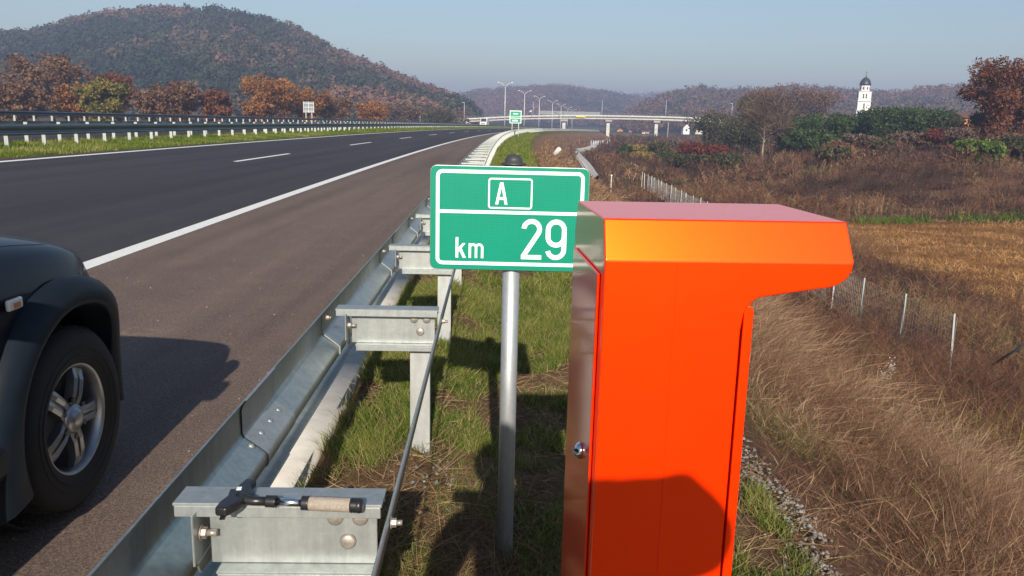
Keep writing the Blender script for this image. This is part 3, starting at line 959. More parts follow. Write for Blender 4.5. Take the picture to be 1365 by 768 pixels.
pts = [along(.875 + .0155 * k) for k in range(9)]
tb('end_cap', pts, [.0165, .0178, .0165, .0178, .0165, .0178, .0178, .017, .012], 'black_plastic', 20)
nk = [Vector((-.553, 1.7325, zt + .0165)), Vector((-.585, 1.732, zt + .0165)), Vector((-.607, 1.738, zt + .018)), Vector((-.622, 1.748, zt + .018))]
tb('neck', nk, [.0105, .0105, .013, .015], 'black_plastic')
rot = Matrix.Rotation(R_(10), 3, 'Z')
h = MB()
out = [(-.655, 1.676), (-.628, 1.672), (-.612, 1.70), (-.600, 1.735), (-.604, 1.775), (-.612, 1.80), (-.606, 1.826), (-.634, 1.834), (-.640, 1.80), (-.645, 1.75), (-.655, 1.71)]
h.prism(out, zt + .005, zt + .027, 'xy')
hd = h.build('scraper_head', M['black_plastic'], sc_, bevel=.006, seg=3, smooth=True)
h = MB(); h.box((-.646, 1.735, zt + .0065), (.012, .15, .003), rot); h.build('blade', M['black_plastic'], sc_)
h = MB(); h.box((-.631, 1.772, zt + .0275), (.011, .014, .002), rot); h.build('badge', M['sign_white'], sc_)

# ------------------------------------------------------------------ dark off-road car
CXR, CYW, = -1.755, 3.115
zc = float(zcross(1.0)) + .02
car = empty('parked_suv', (CXR - .91, CYW, zc)); tag(car, 'black off-road car with grey wheel arches parked on the shoulder', 'car')
# local axes: x across (right side at +.91), y forward (front axle at 0), z up
def body_mesh():
    st = [  # y, half width, bottom z, shoulder z, top edge z, top centre z, inset of top edge
        (.60, .62, .42, .74, .84, .86, .10),
        (.57, .70, .36, .80, .92, .95, .08),
        (.47, .80, .33, .86, .985, 1.02, .09),
        (.30, .88, .33, .92, 1.045, 1.10, .10),
        (.00, .905, .34, .97, 1.09, 1.165, .115),
        (-.40, .91, .34, .985, 1.125, 1.21, .12),
        (-.80, .912, .34, 1.0, 1.14, 1.225, .12),
        (-1.0, .914, .34, 1.0, 1.135, 1.19, .13),
        (-2.2, .914, .34, 1.01, 1.15, 1.19, .13),
        (-3.1, .910, .38, 1.01, 1.14, 1.18, .13),
        (-3.55, .88, .48, 1.00, 1.10, 1.14, .12),
        (-3.62, .82, .52, .95, 1.06, 1.09, .12)]
    bm = bmesh.new(); rows = []
    for y, w, zb, zsq, ze, zc_, ins in st:
        half = [(w * .80, zb), (w - .035, zb + .04), (w - .006, zb + .16), (w, (zb + zsq) / 2 + .06), (w - .012, zsq - .06), (w - .035, zsq), (w - .06, zsq + (ze - zsq) * .55), (w - ins, ze), (w * .62, ze + (zc_ - ze) * .6), (w * .3, zc_), ]
        ring = [bm.verts.new((a, y, b)) for a, b in half] + [bm.verts.new((0, y, zc_ + .004))] + [bm.verts.new((-a, y, b)) for a, b in half[::-1]]
        rows.append(ring)
    for A, B in zip(rows, rows[1:]):
        n = len(A)
        for k in range(n):
            bm.faces.new((A[k], A[(k + 1) % n], B[(k + 1) % n], B[k]))
    bm.faces.new(rows[0]); bm.faces.new(rows[-1][::-1])
    bmesh.ops.recalc_face_normals(bm, faces=bm.faces)
    me = bpy.data.meshes.new('body'); bm.to_mesh(me); bm.free()
    return me
def apply_mods(o):
    dg = bpy.context.evaluated_depsgraph_get()
    me = bpy.data.meshes.new_from_object(o.evaluated_get(dg))
    o.modifiers.clear(); o.data = me
bo = link('body', body_mesh(), M['car_paint'], car)
ss_ = bo.modifiers.new('s', 'SUBSURF'); ss_.levels = 2; ss_.render_levels = 2
apply_mods(bo)
cut = MB()
for y in (0, -2.72):
    cut.lathe([(.445, -1.2), (.445, 1.2)], (0, y, .40), 'x', 48)
cu = cut.build('cutter', None)
cu.location = car.location
bm_ = bo.modifiers.new('b', 'BOOLEAN'); bm_.object = cu; bm_.operation = 'DIFFERENCE'; bm_.solver = 'EXACT'
bpy.context.view_layer.update()
apply_mods(bo)
for p in bo.data.polygons: p.use_smooth = True
bo.data.set_sharp_from_angle(angle=R_(30))
if not bo.data.materials: bo.data.materials.append(M['car_paint'])
cm = cu.data; bpy.data.objects.remove(cu); bpy.data.meshes.remove(cm)
# inner wells so the arches are closed and dark
wl = MB()
for y in (0, -2.72):
    for sx_ in (1, -1):
        wl.lathe([(.47, sx_ * .45), (.47, sx_ * .80), (.455, sx_ * .80), (.455, sx_ * .46)], (0, y, .40), 'x', 32)
wl.box((0, -1.36, .45), (1.0, 3.6, .20))
wl.build('wheel_well', M['black_plastic'], car)
from mathutils.bvhtree import BVHTree
bv = BVHTree.FromPolygons([v.co.copy() for v in bo.data.vertices], [list(p.vertices) for p in bo.data.polygons])
for sd in (1, -1):
    pts = []
    for k in range(26):
        y = -.95 + 1.42 * k / 25; x = sd * (.765 - .09 * max(0, y - .1) / .4)
        h_ = bv.ray_cast(Vector((x, y, 3)), Vector((0, 0, -1)))
        if h_[0]: pts.append(h_[0] - Vector((0, 0, .0008)))
    b = MB(); b.tube(pts, .0032, 5, caps=False); b.build('panel_gap', M['black_plastic'], car)
# wheel arch flares
def flare(side, y0, rear):
    bm = bmesh.new(); rows = []
    N = 30
    a0, a1 = (-14, 200)
    for k in range(N + 1):
        a = R_(a0 + (a1 - a0) * k / N)
        c, s_ = math.cos(a), math.sin(a)
        wd = .118 if k < 22 else .118 + .05 * (k - 22) / 8
        bulge = .055
        bow = 1 - .16 * max(0, c) ** 2 * (0 if rear else 1)
        prof = [(.440, .84), (.440, .925 + bulge * .55), (.452, .93 + bulge * .72), (.475, .93 + bulge * .8), (.44 + wd * .7, .925 + bulge * .62), (.44 + wd * .94, .915 + bulge * .2), (.44 + wd, .89)]
        row = []
        for r, x in prof:
            if not rear: x = x - .17 * max(0, c - .35) ** 2 * 1.6
            row.append(bm.verts.new((side * x, y0 + r * c, .40 + r * s_)))
        rows.append(row)
    for A, B in zip(rows, rows[1:]):
        for j in range(len(A) - 1):
            bm.faces.new((A[j], A[j + 1], B[j + 1], B[j]))
    bm.faces.new(rows[0]); bm.faces.new(rows[-1])
    bmesh.ops.recalc_face_normals(bm, faces=bm.faces)
    me = bpy.data.meshes.new('wheel_arch'); bm.to_mesh(me); bm.free()
    for p in me.polygons: p.use_smooth = True
    me.set_sharp_from_angle(angle=R_(40))
    return link('wheel_arch', me, M['flare'], car)
for sd in (1, -1):
    flare(sd, 0, False); flare(sd, -2.72, True)
# sills, bumper, cabin, glass
b = MB()
for sd in (1, -1): b.box((sd * .90, -1.36, .42), (.12, 1.78, .13))
b.build('side_step', M['flare'], car, bevel=.03, seg=3, smooth=True)
b = MB(); b.box((0, .50, .50), (1.50, .30, .34)); b.build('bumper', M['flare'], car, bevel=.09, seg=4, smooth=True)
b = MB()
for sd in (1, -1): b.box((sd * .80, -.535, .36), (.20, .02, .36))
for sd in (1, -1): b.box((sd * .80, -3.25, .36), (.20, .02, .30))
b.build('mud_flap', M['black_plastic'], car)
def cabin():
    bm = bmesh.new(); rows = []
    for z, yf, yr, w in ((1.12, -.86, -3.46, .86), (1.45, -1.18, -3.40, .79), (1.66, -1.42, -3.34, .73), (1.74, -1.72, -3.2, .66)):
        rows.append([bm.verts.new(v) for v in ((w, yf, z), (w * .5, yf + .06, z + .005), (-w * .5, yf + .06, z + .005), (-w, yf, z), (-w, yr, z), (w, yr, z))])
    for A, B in zip(rows, rows[1:]):
        for k in range(6): bm.faces.new((A[k], A[(k + 1) % 6], B[(k + 1) % 6], B[k]))
    bm.faces.new(rows[0][::-1]); bm.faces.new(rows[-1])
    bmesh.ops.recalc_face_normals(bm, faces=bm.faces)
    bmesh.ops.bevel(bm, geom=list(bm.edges), offset=.03, segments=3, affect='EDGES')
    me = bpy.data.meshes.new('cabin'); bm.to_mesh(me); bm.free()
    for p in me.polygons: p.use_smooth = True
    return link('cabin', me, M['car_paint'], car)
cabin()
b = MB()
for sd in (1, -1):
    for ya, yb in ((-1.22, -1.98), (-2.05, -2.72), (-2.80, -3.32)):
        zb, zt2 = 1.17, 1.60
        xb, xt = .862, .755
        fa = -.16 if ya == -1.22 else 0
        vs = [b.bm.verts.new(v) for v in ((sd * xb, ya + .08, zb), (sd * xb, yb, zb), (sd * xt, yb, zt2), (sd * xt, ya + fa - .08, zt2))]
        b.bm.faces.new(vs)
vs = [b.bm.verts.new(v) for v in ((.74, -.915, 1.17), (.36, -.845, 1.17), (-.36, -.845, 1.17), (-.74, -.915, 1.17), (-.65, -1.38, 1.64), (-.33, -1.315, 1.64), (.33, -1.315, 1.64), (.65, -1.38, 1.64))]
b.bm.faces.new((vs[0], vs[1], vs[6], vs[7])); b.bm.faces.new((vs[1], vs[2], vs[5], vs[6])); b.bm.faces.new((vs[2], vs[3], vs[4], vs[5]))
bmesh.ops.translate(b.bm, verts=b.bm.verts, vec=(0, 0, 0))
wn = b.build('window', M['glass_dark'], car)
so_ = wn.modifiers.new('sol', 'SOLIDIFY'); so_.thickness = .02; so_.offset = 1
for sd in (1, -1):
    b = MB(); b.box((sd * .54, .50, .79), (.26, .14, .14)); b.build('headlight', M['lamp_glass'], car, bevel=.03, seg=3, smooth=True)
    b = MB(); b.box((sd * .80, -3.58, .9), (.12, .08, .22)); b.build('tail_light', M['lamp_red'], car, bevel=.02)
    b = MB(); b.box((sd * .98, -1.05, 1.22), (.20, .10, .15)); b.build('wing_mirror', M['car_paint'], car, bevel=.03, seg=3, smooth=True)
    b = MB(); b.box((sd * .912, -.335, .925), (.018, .082, .040)); mkr = b.build('side_marker', M['lamp_glass'], car, bevel=.007, seg=3, smooth=True)
    b = MB(); b.box((sd * .9225, -.335, .923), (.004, .036, .018)); b.build('bulb', M['lamp_amber'], mkr)
    b = MB(); b.box((sd * .905, -1.62, .78), (.012, .006, .56)); b.box((sd * .905, -2.10, .90), (.02, .14, .03)); b.build('door_trim', M['black_plastic'], car)
def wheel():
    e = empty('wheel'); e.parent = car
    t = MB()
    t.lathe([(.215, -.10), (.235, -.118), (.30, -.125), (.345, -.118), (.366, -.10), (.374, -.06), (.376, 0), (.374, .06), (.366, .10), (.345, .118), (.30, .125), (.235, .118), (.215, .10)], (0, 0, 0), 'x', 64, caps=False)
    for k in range(44):
        a = 2 * math.pi * k / 44
        for j, xx in enumerate((-.07, -.022, .022, .07)):
            aa = a + (.07 if j % 2 else 0)
            rt = Matrix.Rotation(aa, 3, 'X')
            t.box(rt @ Vector((xx, 0, .374)), (.040, .040, .004), rt)
    # raised rings and lettering-free sidewall ribs
    t.lathe([(.285, .124), (.288, .128), (.294, .128), (.297, .124)], (0, 0, 0), 'x', 64, caps=False)
    t.lathe([(.255, .121), (.258, .125), (.262, .125), (.265, .121)], (0, 0, 0), 'x', 64, caps=False)
    ty = t.build('tyre', M['tyre'], e)
    r = MB()
    r.lathe([(.232, .098), (.232, .108), (.222, .110), (.213, .100), (.206, .06), (.196, -.02), (.19, -.09)], (0, 0, 0), 'x', 48, caps=False)
    for k in range(5):
        a = R_(65 + 72 * k)
        rt = Matrix.Rotation(-(math.pi / 2 - a) , 3, 'X')
        # spoke: broad, split by a groove, raised in the middle
        for off in (-.022, .022):
            v = []
            for rr2, w, x in ((.045, .030, .088), (.10, .026, .098), (.16, .031, .094), (.207, .040, .078)):
                v.append([(x, off - w / 2, rr2), (x + .006, off, rr2), (x, off + w / 2, rr2), (x - .03, off + w / 2, rr2), (x - .03, off - w / 2, rr2)])
            vv = [[r.bm.verts.new(rt @ Vector(p)) for p in row] for row in v]
            for A, B in zip(vv, vv[1:]):
                for j in range(5): r.bm.faces.new((A[j], A[(j + 1) % 5], B[(j + 1) % 5], B[j]))
            r.bm.faces.new(vv[0]); r.bm.faces.new(vv[-1])
        r.box(rt @ Vector((.070, 0, .12)), (.03, .05, .17), rt)
    ri = r.build('rim', M['rim'], e)
    c = MB(); c.lathe([(.062, .07), (.062, .098), (.052, .106), (.040, .108), (.036, .118), (.02, .123), (.001, .124)], (0, 0, 0), 'x', 28)
    c.build('hub_cap', M['rim'], e)
    d = MB()
    for k in range(6):
        a = R_(29 + 60 * k); d.lathe([(.011, .085), (.011, .1035)], (0, .078 * math.cos(a), .078 * math.sin(a)), 'x', 8)
    d.lathe([(.19, -.02), (.19, -.05)], (0, 0, 0), 'x', 40)
    d.build('wheel_nuts', M['black_plastic'], e)
    return e
w0 = wheel()
first = True
for sd in (1, -1):
    for y in (0, -2.72):
        w = w0 if first else copy_tree(w0, car)
        first = False
        w.location = (sd * .80, y, .372); w.rotation_euler = (0, 0, 0 if sd > 0 else math.pi)

# ------------------------------------------------------------------ photographer whose shadow falls on the box and grass
def person():
    z0 = gz(.22, -.42)
    P = dict(pel=(.25, -.50, 1.10), sp1=(.25, -.49, 1.34), sp2=(.235, -.45, 1.64), nk=(.16, -.42, 1.76), hd=(.135, -.375, 1.86), hd2=(.133, -.365, 1.95),
             rs=(.43, -.42, 1.75), re=(.485, -.29, 1.62), rw=(.25, -.13, 1.66), rh=(.105, -.075, 1.66),
             ls=(.05, -.43, 1.72), le=(-.12, -.28, 1.44), lw=(-.11, -.11, 1.57), lh=(-.075, -.075, 1.64),
             rhip=(.35, -.50, 1.03), rk=(.37, -.46, .55), ra=(.38, -.51, .10), rt=(.40, -.29, .045),
             lhip=(.14, -.50, 1.03), lk=(.11, -.45, .55), la=(.09, -.50, .10), lt=(.08, -.28, .045))
    for kk in P:
        if P[kk][2] > 1.2 and kk not in ('lw', 'lh', 'rh', 'rw', 'le'): P[kk] = (P[kk][0], P[kk][1], P[kk][2] + .13)
    for kk in P:
        if P[kk][2] > .9 and kk not in ('lw', 'lh', 'rh', 'rw'): P[kk] = (P[kk][0], P[kk][1] + .10, P[kk][2])
    Rd = dict(pel=.19, sp1=.215, sp2=.19, nk=.062, hd=.092, hd2=.085, rs=.095, re=.07, rw=.036, rh=.04, ls=.078, le=.052, lw=.036, lh=.04,
              rhip=.095, rk=.062, ra=.048, rt=.04, lhip=.095, lk=.062, la=.048, lt=.04)
    E = [('pel', 'sp1'), ('sp1', 'sp2'), ('sp2', 'nk'), ('nk', 'hd'), ('hd', 'hd2'), ('sp2', 'rs'), ('rs', 're'), ('re', 'rw'), ('rw', 'rh'), ('sp2', 'ls'), ('ls', 'le'), ('le', 'lw'), ('lw', 'lh'),
         ('pel', 'rhip'), ('rhip', 'rk'), ('rk', 'ra'), ('ra', 'rt'), ('pel', 'lhip'), ('lhip', 'lk'), ('lk', 'la'), ('la', 'lt')]
    ks = list(P); V = [Vector(P[k]) for k in ks]; Ei = [(ks.index(a), ks.index(b)) for a, b in E]; rad = [Rd[k] for k in ks]
    # fingers closing round the phone edges
    for hnd, sgn in (('rh', 1), ('lh', -1)):
        b = Vector(P[hnd])
        for j in range(5):
            k0 = len(V)
            dz = -.03 + .018 * j
            V.append(b + Vector((-.02 * sgn, .03, dz))); V.append(b + Vector((-.045 * sgn, .042, dz * 1.1)))
            Ei += [(ks.index(hnd), k0), (k0, k0 + 1)]; rad += [.011, .008]
    me = bpy.data.meshes.new('person'); me.from_pydata([v + Vector((0, 0, z0)) if i < 200 else v for i, v in enumerate(V)], Ei, [])
    o = link('person', me)
    sk = o.modifiers.new('sk', 'SKIN'); sk.use_smooth_shade = True
    for i, r in enumerate(rad): me.skin_vertices[0].data[i].radius = (r, r)
    me.skin_vertices[0].data[0].use_root = True
    sub = o.modifiers.new('su', 'SUBSURF'); sub.levels = 2; sub.render_levels = 2
    bpy.context.view_layer.update(); apply_mods(o)
    for mm in ('skin', 'jacket', 'trousers', 'black_plastic'): o.data.materials.append(M[mm])
    for p in o.data.polygons:
        c = p.center; z = c.z - z0
        hand = (c.y > -.125 and z > 1.5 and abs(c.x) < .2)
        p.material_index = 3 if z < .13 else (2 if z < 1.0 else (0 if (z > 1.88 and c.y < -.18 and abs(c.x - .135) < .12) or hand else 1))
    tag(o, 'person in dark jacket and blue trousers holding up a phone to photograph', 'person')
    h = MB(); h.lathe([(.001, .135), (.05, .125), (.085, .085), (.10, .03), (.098, -.02), (.085, -.05)], (.133, -.285, 2.05 + z0), 'z', 24)
    hr = h.build('hair', M['black_plastic'], o); hr.matrix_parent_inverse = Matrix.Identity(4)
    f = MB()
    for sx_ in (-.032, .032): f.lathe([(.001, .012), (.011, .008), (.013, 0)], (.135 + sx_, -.185, 2.01 + z0), 'y', 10)
    f.prism([(.12, 1.965 + z0), (.15, 1.965 + z0), (.135, 2.01 + z0)], -.185, -.162); f.box((.135, -.185, 1.935 + z0), (.045, .012, .01))
    ff = f.build('face', M['skin'], o)
    b = MB(); b.box((0, -.030, HC - .0), (.15, .008, .074)); tag(b.build('smartphone', M['black_plastic'], bevel=.004), 'black smartphone held up in both hands', 'phone')
person()

# ------------------------------------------------------------------ far green direction sign on the right
fs = empty('direction_sign', tuple(at(686.6, 183, 97))); tag(fs, 'distant green direction sign with white border on two thin posts', 'sign')
c = at(686.6, 156, 97); b0 = at(686.6, 183, 97); zc_ = c.z - b0.z
b = MB(); b.box((0, 0, zc_), (1.36, .05, 1.45)); pnl = b.build('sign_panel', M['sign_white'], fs)
b = MB(); b.box((0, -.03, zc_ + .37), (1.22, .02, .56)); b.build('upper_panel', M['far_green'], pnl)
b = MB(); b.box((0, -.03, zc_ - .02), (1.22, .02, .14)); b.box((0, -.03, zc_ - .41), (1.22, .02, .50)); b.build('lower_panel', M['far_green'], pnl)
b = MB(); b.box((0, -.045, zc_ + .36), (.55, .01, .10)); b.box((-.05, -.045, zc_ - .42), (.62, .01, .16)); b.build('white_bar', M['sign_white'], pnl)
for x in (-.38, .38):
    b = MB(); b.tube([(x, .06, -.5), (x, .06, zc_ + .6)], .045, 8); b.build('post', M['lamp_pole'], fs)

# ------------------------------------------------------------------ sign seen from behind beyond the far barrier
c = at(411.5, 143, 118); bs = empty('road_sign', (c.x, c.y, 0)); tag(bs, 'grey back of a road sign on two posts in front of orange trees', 'sign')
b = MB(); b.box((0, 0, c.z), (1.5, .04, 1.55)); b.build('sign_back', M['grey_mesh'], bs)
b = MB()
for z in (-.55, 0, .55): b.box((0, -.04, c.z + z), (1.5, .05, .07))
for x in (-.73, 0, .73): b.box((x, -.045, c.z), (.06, .05, 1.55))
b.build('frame_rail', M['lamp_pole'], bs)
for x in (-.42, .42):
    b = MB(); b.tube([(x, .02, -1), (x, .02, c.z)], .05, 6); b.build('post', M['lamp_pole'], bs)

# ------------------------------------------------------------------ street lamps
lamps = [(673.8, 110.0, 245, 667), (699.6, 121, 286, 693), (719.3, 128.2, 326, 713), (736.8, 134, 361, 731), (748.2, 138.8, 392, 743), (757, 142.6, 420, 752), (763.2, 145.6, 446, 759)]
lab = ['tallest looking double arm lamp, left of the green direction sign', 'double arm lamp just right of the green direction sign', 'third double arm lamp along the row, counted from the direction sign side',
       'double arm lamp between the windsock and the yellow bridge panel', 'double arm lamp directly left of the first bridge pier', 'slender double arm lamp rising behind the first bridge pier', 'smallest double arm lamp at the far end of the row']
for (px, py, D, tl), lb in zip(lamps, lab):
    t = at(px, py, D); bz = float(zs(min(D, 420))) + .2
    r = empty('street_lamp', (t.x, t.y, bz)); tag(r, lb, 'street lamp', 'double arm street lamps in the median')
    H = t.z - bz
    b = MB(); b.tube([(0, 0, -.5), (0, 0, H - 1.3)], [.15, .10], 8); b.build('pole', M['lamp_pole'], r)
    for sg_ in (-1, 1):
        b = MB(); b.tube([(0, 0, H - 1.35), (sg_ * .45, 0, H - .75), (sg_ * 1.1, 0, H - .25), (sg_ * 1.75, 0, H - .05)], [.085, .075, .065, .055], 6); a = b.build('arm', M['lamp_pole'], r)
        b = MB(); b.box((sg_ * 2.0, 0, H), (.62, .30, .14), Matrix.Rotation(-sg_ * .12, 3, 'Y')); b.build('lamp_head', M['lamp_pole'], a)
for px, pt, pb, D, nm, lb, arm in [(619, 137, 158, 390, 'light_pole', 'single lamp pole at the left end of the bridge', 1), (803, 135, 158, 440, 'light_pole', 'thin pole standing behind the middle of the bridge', 0),
        (888.5, 134, 158, 430, 'light_pole', 'thin pole behind the right part of the bridge deck', 0), (560, 146, 162, 330, 'light_pole', 'pale pole before the foot of the wooded hill, left of its twin', 0), (572, 150, 162, 330, 'light_pole', 'shorter pale pole before the foot of the wooded hill', 0),
        (711, 136, 156, 470, 'light_pole', 'faint grey pole between the two lamps over the bridge', 0), (891, 164, 186, 380, 'light_pole', 'grey pole standing under the bridge beside its third pier', 0), (976.5, 138, 152, 420, 'light_pole', 'slim pole rising above the olive bushes right of the bridge', 1), (918, 164, 176, 520, 'light_pole', 'thin dark pole beside the white gabled house', 0)]:
    t = at(px, pt, D); bt = at(px, pb, D)
    r = empty(nm, (t.x, t.y, bt.z - 1)); tag(r, lb, 'pole', 'single poles round the bridge')
    H = t.z - bt.z + 1
    b = MB(); b.tube([(0, 0, 0), (0, 0, H)], [.15, .09], 6); b.build('pole', M['lamp_pole'], r)
    b = MB(); b.box((-.5 if arm else 0, 0, H + .05), (1.3 if arm else .3, .2, .14)); b.build('lamp_head', M['lamp_pole'], r)

# windsock on the bridge
t = at(707, 149, 398); r = empty('windsock', (t.x + .6, t.y, t.z - 2)); tag(r, 'small red and white windsock on a pole above the bridge railing', 'windsock')
b = MB(); b.tube([(0, 0, -.5), (0, 0, 2.6)], .05, 6); b.build('pole', M['lamp_pole'], r)
b = MB(); b.tube([(0, 0, 2.5), (-.55, 0, 2.2), (-1.0, 0, 1.85)], [.34, .30, .24], 10, mi=0); b.tube([(-1.0, 0, 1.85), (-1.5, 0, 1.35)], [.24, .2], 10, mi=1); b.build('sleeve', [M['white_paint'], simple('red_cloth', (.5, .06, .04), None, .9)], r)

# ------------------------------------------------------------------ bridge
br = empty('road_bridge', (30, 400, 0)); tag(br, 'long white concrete road bridge crossing the motorway valley on piers', 'bridge')
top = [(612, 158.4), (640, 156.6), (690, 154.2), (740, 153.2), (790, 153.2), (840, 154.0), (890, 155.0), (950, 157.4), (975, 159.6)]
und = [(612, 164.2), (640, 162.4), (690, 160.0), (740, 159.2), (790, 159.2), (840, 160.2), (890, 161.4), (950, 164.6), (975, 167)]
xs_ = np.linspace(at(618, 157, 400).x, at(962, 157, 400).x, 70) - 30
zt_ = np.interp(xs_, [at(a, b, 400).x - 30 for a, b in top], [at(a, b, 400).z for a, b in top])
zu_ = np.interp(xs_, [at(a, b, 400).x - 30 for a, b in und], [at(a, b, 400).z for a, b in und])
for arr in (zt_, zu_): arr[:] = np.convolve(np.pad(arr, 4, mode='edge'), np.ones(9) / 9, 'valid')
def strip(z0, z1, y0, y1):
    n = len(xs_); V = np.concatenate([np.stack([xs_, np.full(n, y), z], 1) for y, z in ((y0, z0), (y0, z1), (y1, z1), (y1, z0))])
    F = []
    for k in range(n - 1):
        for a in range(4):
            b_ = (a + 1) % 4; F.append((a * n + k, a * n + k + 1, b_ * n + k + 1, b_ * n + k))
    return V, np.array(F)
V, F = strip(zt_ - .85, zt_ - .05, 0, .5); V2, F2 = strip(zt_ - .85, zt_ - .05, 9, 9.5)
link('parapet', npmesh('parapet', np.concatenate([V, V2]), np.concatenate([F, F2 + len(V)])), M['white_concrete'], br)
V, F = strip(zt_ - 1.15, zt_ - .5, .45, 9); link('deck', npmesh('deck', V, F), M['concrete'], br)
V, F = strip(zu_ + .15, zt_ - 1.25, .9, 8.6); link('girder', npmesh('girder', V, F), M['white_concrete'], br)
b = MB()
for k in range(0, len(xs_) - 1):
    b.box((xs_[k], .2, zt_[k] + .5), (.09, .09, 1.0))
for k in range(0, len(xs_) - 1):
    for h in (.45, .95):
        b.tube([(xs_[k], .2, zt_[k] + h), (xs_[k + 1], .2, zt_[k + 1] + h)], .05, 4, caps=False)
b.build('railing', M['grey_mesh'], br)
def xat(px, py=157): return at(px, py, 400).x - 30
xa, xb = xat(718), xat(800)
b = MB()
za = at(760, 152.5, 400).z; 
for k in range(22):
    x = xa + (xb - xa) * k / 21; b.box((x, .12, za + .55), (.1, .08, 2.0))
b.box(((xa + xb) / 2, .16, za + .5), (xb - xa, .03, 1.75))
b.build('mesh_screen', M['grey_mesh'], br)
b = MB(); b.box((xat(774), -.04, at(774, 155.6, 400).z), (4.6, .06, .62)); b.build('warning_panel', M['yellow'], br)
for px, pb in ((752.5, 173), (812, 186), (877, 189), (947, 187)):
    x = xat(px); zt2 = float(np.interp(x, xs_, zu_)); zb = at(px, pb, 400).z - 1.5
    b = MB(); b.box((x, 4.7, zt2 - .45), (3.0, 6, .9), taper=1.15); b.box((x, 4.7, (zt2 - .9 + zb) / 2), (1.55, 3.2, zt2 - .9 - zb)); b.build('pier', M['white_concrete'], br)
b = MB(); xl = xat(645); zb = at(640, 168, 400).z
b.prism([(xat(617), at(617, 160, 400).z), (xat(622), at(622, 161.5, 400).z), (xat(633), at(633, 166.5, 400).z - .4), (xat(647), at(647, 166.5, 400).z - .4), (xat(647), at(647, 166.5, 400).z - 1.2), (xat(612), at(612, 166, 400).z - 1.2)], .6, 9.2)
b.build('abutment', M['white_concrete'], br)
b = MB(); xr = xat(956); b.box((xr + 1.0, 4.7, float(zu_[-1]) + .6), (3.4, 9.6, 2.8)); b.build('abutment', M['concrete'], br)
# approach embankments carrying the road at both ends
for nm, pts, lb in (('approach_embankment', [(560, 163.0), (592, 161.0), (618, 159.2), (622, 166), (640, 172), (540, 172)], 'low brown earth ramp leading up to the left end of the bridge'),
                    ('approach_embankment', [(956, 159), (1000, 163), (1040, 168), (1060, 180), (930, 190), (945, 175)], 'earth ramp at the right end of the bridge behind the bushes')):
    b = MB(); b.prism([(at(x, y, 402).x, at(x, y, 402).z) for x, y in pts], 403, 409)
    e = b.build(nm, simple('brown_earth', (.17, .12, .075), (.10, .085, .04), .95, scale=.4), None); tag(e, lb, 'embankment', kind='structure')

# ------------------------------------------------------------------ van on the far carriageway
p = road(242, 20.4, 0); vn = empty('white_van', (float(p[0]), float(p[1]), float(p[2])), -heading(242)); tag(vn, 'white van far down the other carriageway, near the bridge abutment', 'van')
b = MB(); b.prism([(0, .35), (5.2, .35), (5.2, 2.35), (1.5, 2.4), (.75, 1.35), (0, 1.15)], -1.0, 1.0, 'yz')
b.build('body', M['white_paint'], vn, bevel=.08)
b = MB(); 
vs = [b.bm.verts.new(v) for v in ((-.85, .80, 1.42), (.85, .80, 1.42), (.80, 1.46, 2.3), (-.80, 1.46, 2.3))]
for v in vs: v.co.y -= .06
b.bm.faces.new(vs); w_ = b.build('windscreen', M['window'], vn)
b = MB(); b.box((0, -.02, .78), (1.3, .06, .22)); b.build('grille', M['black_plastic'], vn)
for sx_ in (-.98, .98):
    for y in (.95, 4.2):
        b = MB(); b.lathe([(.34, -.12), (.36, 0), (.34, .12)], (sx_ * .9, y, .36), 'x', 16); b.build('wheel', M['tyre'], vn)

# ------------------------------------------------------------------ church
ch0 = at(1149.5, 149, 400)
ch = empty('church_tower', (ch0.x, ch0.y, ch0.z - 7), R_(-14)); tag(ch, 'white church bell tower with dark dome and cross above the green bushes', 'church')
U = 400 / FPX            # metres per photo pixel there
b = MB(); zb = 7
b.box((0, 0, (zb + 1.3 * U) / 2), (17 * U, 17 * U, zb + 1.3 * U))
b.box((0, 0, zb + (1.2 + 12.3) / 2 * U), (15.6 * U, 15.6 * U, 11.1 * U)); b.box((0, 0, zb + (13.3 + 25) / 2 * U), (15.2 * U, 15.2 * U, 11.8 * U))
b.build('tower_wall', M['white_paint'], ch)
b = MB(); b.box((0, 0, zb + 1.2 * U), (18.2 * U, 18.2 * U, .75 * U)); b.box((0, 0, zb + 12.9 * U), (17.2 * U, 17.2 * U, .9 * U)); b.box((0, 0, zb + 25.2 * U), (16.6 * U, 16.6 * U, .7 * U)); b.build('cornice', M['concrete'], ch)
b = MB(); b.lathe([(6.4 * U, zb + 25.3 * U), (6.4 * U, zb + 32.6 * U), (6.9 * U, zb + 32.8 * U), (6.9 * U, zb + 33.6 * U)], (0, 0, 0), 'z', 8, smooth=False); b.build('drum', M['white_paint'], ch)
b = MB(); b.lathe([(7.2 * U, zb + 33.3 * U), (7.0 * U, zb + 35 * U), (6.1 * U, zb + 38.4 * U), (4.2 * U, zb + 41.2 * U), (1.6 * U, zb + 43 * U), (.5 * U, zb + 44 * U), (.35 * U, zb + 46 * U), (.05, zb + 46.2 * U)], (0, 0, 0), 'z', 24); dm = b.build('dome', M['dark_dome'], ch)
b = MB(); b.box((0, 0, zb + 48.5 * U), (.5 * U, .5 * U, 5 * U)); b.box((0, 0, zb + 49.3 * U), (2.4 * U, .5 * U, .5 * U)); b.build('cross', M['dark_dome'], dm)
